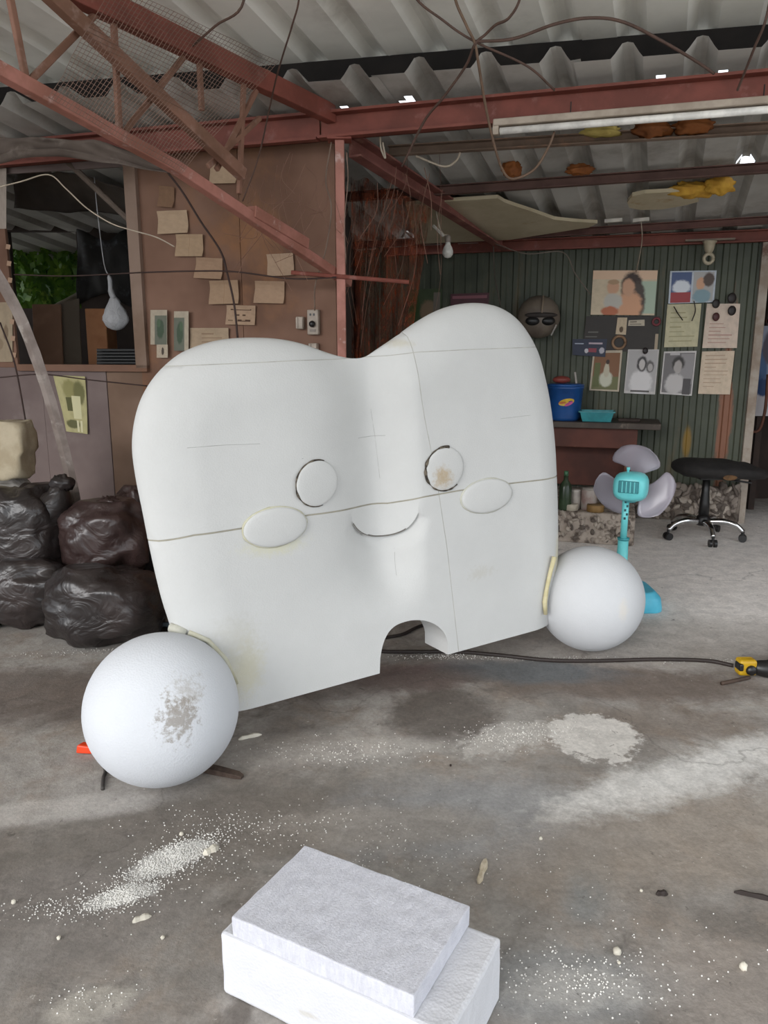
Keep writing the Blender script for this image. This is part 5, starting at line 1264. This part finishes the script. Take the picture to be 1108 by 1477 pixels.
# rusty netting hanging behind the post
kn = N('rusty_net'); v = kn.coord(); kn.color(kn.mix(kn.ramp(kn.noise(v, 6, 6), .4, .65), lin('7d3f28'), lin('5a3226'))); kn.set(.9, 0, .1)
kn.link(kn.ramp(kn.noise(kn.vmath('MULTIPLY', v, (30, 30, 5)), 2.2, 6, .75), .38, .62, .1, .85), kn.b.inputs['Alpha'])
drape('hanging_net', [(506, 255), (540, 262), (590, 285), (622, 300)], [(508, 540), (535, 535), (565, 520), (592, 500)], 4.9, kn.m, 'rusty brown netting hanging between the post and the green wall', 'netting', .12, 3, 40, .0, .15)
cw = MB(); rng = random.Random(21)
for i in range(26):
    x0 = rng.uniform(505, 640); y0 = rng.uniform(215, 330); L = rng.uniform(60, 190); Y0 = rng.uniform(4.3, 4.9); dx = rng.uniform(-45, 10)
    cw.tube(spline([at_y(x0, y0, Y0), at_y(x0+dx*.4+rng.uniform(-12, 12), y0+L*.5, Y0), at_y(x0+dx, y0+L, Y0)], 5), rng.uniform(.0010, .0022), 3, False)
for i in range(26):
    x0 = rng.uniform(350, 480); y0 = rng.uniform(215, 300); cw.tube(spline([at_y(x0, y0, 4.1), at_y(x0+rng.uniform(-20, 20), y0+rng.uniform(20, 60), 4.12), at_y(x0+rng.uniform(-60, 60), y0+rng.uniform(40, 130), 4.1)], 5), .0013, 3, False)
cwo = cw.build('cobweb_strands', plain('dusty_cobweb', '8d6a5a', .9)); tag(cwo, 'dusty cobweb strands and fine wires hanging around the post head', 'cobweb', kind='stuff')

# ================================================================== ON THE FLOOR
def fcable(ptsl, r, m, lab, cat='cable', name='extension_cable', z=None):
    tag(MB().tube(spline([at_z(x, y, r) for x, y in ptsl], 8), r, 8).build(name, m, smooth=True), lab, cat)
fcable([(470, 930), (545, 939), (600, 940), (660, 940), (720, 945), (790, 952), (860, 953), (950, 951), (1020, 953), (1058, 960)], .009, M['cable'], 'dark power cable along the floor from under the sculpture to the yellow tool')
fcable([(520, 930), (548, 921), (580, 915), (606, 903), (640, 895)], .008, M['cable'], 'dark cable on the floor seen through the notch of the sculpture')
# yellow and black power tool
tp_ = ground(1076, 976); tl = empty('power_tool', tp_); ty = mottled('tool_yellow', 'c9a020', 'b08a18', 12, .45)
MB().box(tp_ + Vector((0, .01, .043)), (.075, .055, .07)).build('housing', ty, tl, bevel=.012)
MB().lathe([(.020, -.006), (.022, 0), (.018, .012)], 18, tp_ + Vector((.010, -.018, .036)), Matrix(((1, 0, 0), (0, 0, -1), (0, 1, 0)))).build('dial', M['black_plastic'], tl, smooth=True)
MB().box(tp_ + Vector((-.034, -.004, .05)), (.018, .05, .03)).build('side_grip', M['black_plastic'], tl, bevel=.005)
MB().tube(spline([tp_+Vector((.03, .01, .04)), tp_+Vector((.09, .0, .035)), tp_+Vector((.17, .0, .04))], 4), [.026, .03, .034, .036, .038, .038, .036, .034, .03], 12).build('body_grip', M['black_plastic'], tl, smooth=True)
MB().tube(spline([tp_+Vector((-.0, -.03, .01)), tp_+Vector((-.07, -.06, .01)), tp_+Vector((-.14, -.085, .008))], 5), .008, 8).build('blade_arm', mottled('rusty_dark_steel', '4a3a30', '3a2c24', 9), tl, smooth=True)
adopt(tl); tag(tl, 'yellow and black power tool lying at the right edge on the cable', 'power tool')
# stand at the far right edge
ds = ground(1118, 955); sd2 = empty('dark_stand', ds)
MB().box(ds + Vector((.02, 0, .13)), (.07, .07, .26)).build('foot', M['dark_wood'], sd2, bevel=.004); MB().box(ds + Vector((.035, -.02, .30)), (.06, .05, .18)).build('sleeve', plain('white_sleeve', 'c0bab2', .6), sd2, bevel=.004)
adopt(sd2); tag(sd2, 'dark stand with a white sleeve cut off by the right edge', 'stand')
# orange clip with dark wire
oc = ground(130, 1086); cl = empty('orange_clamp', oc); orm = mottled('orange_plastic', 'e2451c', 'c93a15', 14, .45)
MB().add([oc+Vector(p) for p in ((-.045, -.012, .004), (.05, -.02, .004), (.055, .018, .004), (-.03, .02, .004), (-.04, -.01, .034), (.05, -.018, .026), (.055, .016, .026), (-.028, .018, .034))], [(3, 2, 1, 0), (4, 5, 6, 7), (0, 1, 5, 4), (1, 2, 6, 5), (2, 3, 7, 6), (3, 0, 4, 7)]).build('handle', orm, cl, bevel=.005)
MB().tube(spline([at_z(140, 1088, .012), at_z(148, 1098, .01), at_z(152, 1112, .006), at_z(149, 1122, .006), at_z(148, 1138, .005)], 5), [.010]*8+[.006]*13, 7).build('rod', mottled('dark_rod', '4a4643', '393633', 12), cl, smooth=True)
adopt(cl); tag(cl, 'orange plastic clamp with a dark rod left of the near foam ball', 'clamp')
# rusty bar
bar_a, bar_b = ground(262, 1105), ground(350, 1123); brd = (bar_b-bar_a).normalized(); brs = Vector((-brd.y, brd.x, 0))
rb_ = MB(); 
for t, w_, h_ in ((0, .016, .02), (.6, .016, .02), (.92, .014, .016), (1.0, .009, .010)):
    c = bar_a.lerp(bar_b, t)
    for s_, z_ in ((-1, .001), (1, .001), (1, h_), (-1, h_)): rb_.v.append(c + brs*(s_*w_) + Vector((0, 0, z_)))
for j in range(3):
    for k in range(4): rb_.f.append((j*4+k, j*4+(k+1) % 4, j*4+4+(k+1) % 4, j*4+4+k))
rb_.f += [(3, 2, 1, 0), (12, 13, 14, 15)]
tag(rb_.build('rusty_bar', mottled('rusty_bar_steel', '3f312a', '54463c', 40, .8, 0, .4, 80), bevel=.002), 'rusty tapered steel bar sticking out under the near foam ball', 'bar')
# splinters and scraps
def sliver(px, py, L, ang_, w_, m, lab, name='foam_sliver', cat='sliver'):
    c = ground(px, py); d = Vector((math.cos(ang_), math.sin(ang_), 0)); sd_ = Vector((-d.y, d.x, 0)); mb = MB()
    prof_ = ((-.5, .3), (-.35, .9), (-.1, .8), (.15, 1.0), (.35, .7), (.5, .15))
    for t, k in prof_:
        for s_, z_ in ((-1, .001), (1, .001), (.6, .012*k+.002), (-.6, .012*k+.002)): mb.v.append(c + d*(t*L) + sd_*(s_*w_*k*(1+.2*math.sin(t*19))) + Vector((0, 0, z_)))
    n = len(prof_)
    for j in range(n-1):
        for k in range(4): mb.f.append((j*4+k, j*4+(k+1) % 4, j*4+4+(k+1) % 4, j*4+4+k))
    mb.f += [(3, 2, 1, 0), tuple((n-1)*4+k for k in range(4))]; tag(mb.build(name, m), lab, cat)
pw = mottled('pale_wood', 'c9bda8', 'b0a28a', 30, .8); ws_ = plain('cream_scrap', 'd9d2c2', .8)
sliver(696, 1257, .105, 1.25, .010, pw, 'pale wooden splinter on the floor right of the foam block', 'wood_splinter')
sliver(361, 1064, .085, .45, .007, ws_, 'cream foam sliver on the floor right of the near ball')
sliver(305, 1228, .05, .8, .012, ws_, 'cream foam flake at the upper end of the white dust pile')
sliver(205, 1327, .045, .5, .005, ws_, 'short cream sliver below the white dust pile')
sliver(1090, 1295, .10, -.35, .004, M['cable'], 'thin dark twig on the floor at the right edge', 'twig', 'twig')
sliver(955, 1291, .03, .0, .006, M['cable'], 'short dark chip on the floor right of the foam block', 'chip', 'chip')
for px, py, r_, lab in ((890, 1376, .010, 'white foam crumb on the floor, biggest right of the foam block'), (893, 1390, .004, 'tiny white foam crumb just below the biggest crumb'), (1072, 1398, .009, 'white foam crumb near the lower right corner'), (925, 1286, .004, 'tiny white crumb above the big crumbs'), (650, 1105, .004, 'tiny dark red crumb in front of the sculpture'), (235, 1354, .005, 'white crumb left of the foam block'), (85, 1355, .005, 'small white crumb near the left edge below the dust'), (20, 1303, .006, 'white crumb at the left edge beside the dust'), (262, 1205, .006, 'white crumb above the dust pile'), (780, 1211, .005, 'white crumb on the grey patch right of the splinter')):
    c = ground(px, py)
    tag(MB().ball(c + Vector((0, 0, r_*.8)), 1, 10, 7, lambda d, r_=r_: d*r_*(1+.35*noise.noise(d*2+Vector((px, py, 0))))).build('foam_crumb', ws_ if 'dark' not in lab else M['dark_wood'], smooth=True), lab, 'crumb')
# foam beads scattered in drifts
bd_ = MB(); rng = random.Random(5)
def beads(px, py, rx, ry, ang_, n, s=(.0009, .0026)):
    c = ground(px, py); ca, sa_ = math.cos(math.radians(ang_)), math.sin(math.radians(ang_))
    for i in range(n):
        a = rng.gauss(0, .42)*rx; b = rng.gauss(0, .42)*ry; p = c + Vector((a*ca-b*sa_, a*sa_+b*ca, 0)); r = rng.uniform(*s); z = r*.8
        bd_.add([p+Vector((r, 0, z)), p+Vector((-r, 0, z)), p+Vector((0, r, z)), p+Vector((0, -r, z)), p+Vector((0, 0, z+r)), p+Vector((0, 0, z-r))], [(0, 2, 4), (2, 1, 4), (1, 3, 4), (3, 0, 4), (2, 0, 5), (1, 2, 5), (3, 1, 5), (0, 3, 5)])
beads(250, 1238, .15, .07, 42, 2200); beads(175, 1293, .10, .05, 25, 1300); beads(240, 1255, .32, .16, 35, 420)
for x in range(600, 1060, 22): beads(x, 948 + (x-600)*.012, .10, .03, 0, 26)
beads(640, 945, .25, .05, 5, 160); beads(850, 1415, .25, .10, 0, 240, (.001, .003)); beads(740, 1060, .3, .12, 10, 300); beads(500, 1085, .4, .1, 0, 240); beads(900, 1390, .5, .2, 0, 160, (.001, .0028)); beads(80, 1310, .14, .05, 0, 160); beads(560, 1250, .5, .3, 0, 350, (.001, .0022)); beads(130, 1440, .12, .06, 10, 60); beads(330, 1190, .4, .1, 0, 200)
beads(120, 940, .4, .05, 10, 90)
tag(bd_.build('foam_beads', plain('white_bead', 'e8e5df', .8), recalc=False), 'tiny white foam beads scattered over the concrete floor', 'foam beads', kind='stuff')
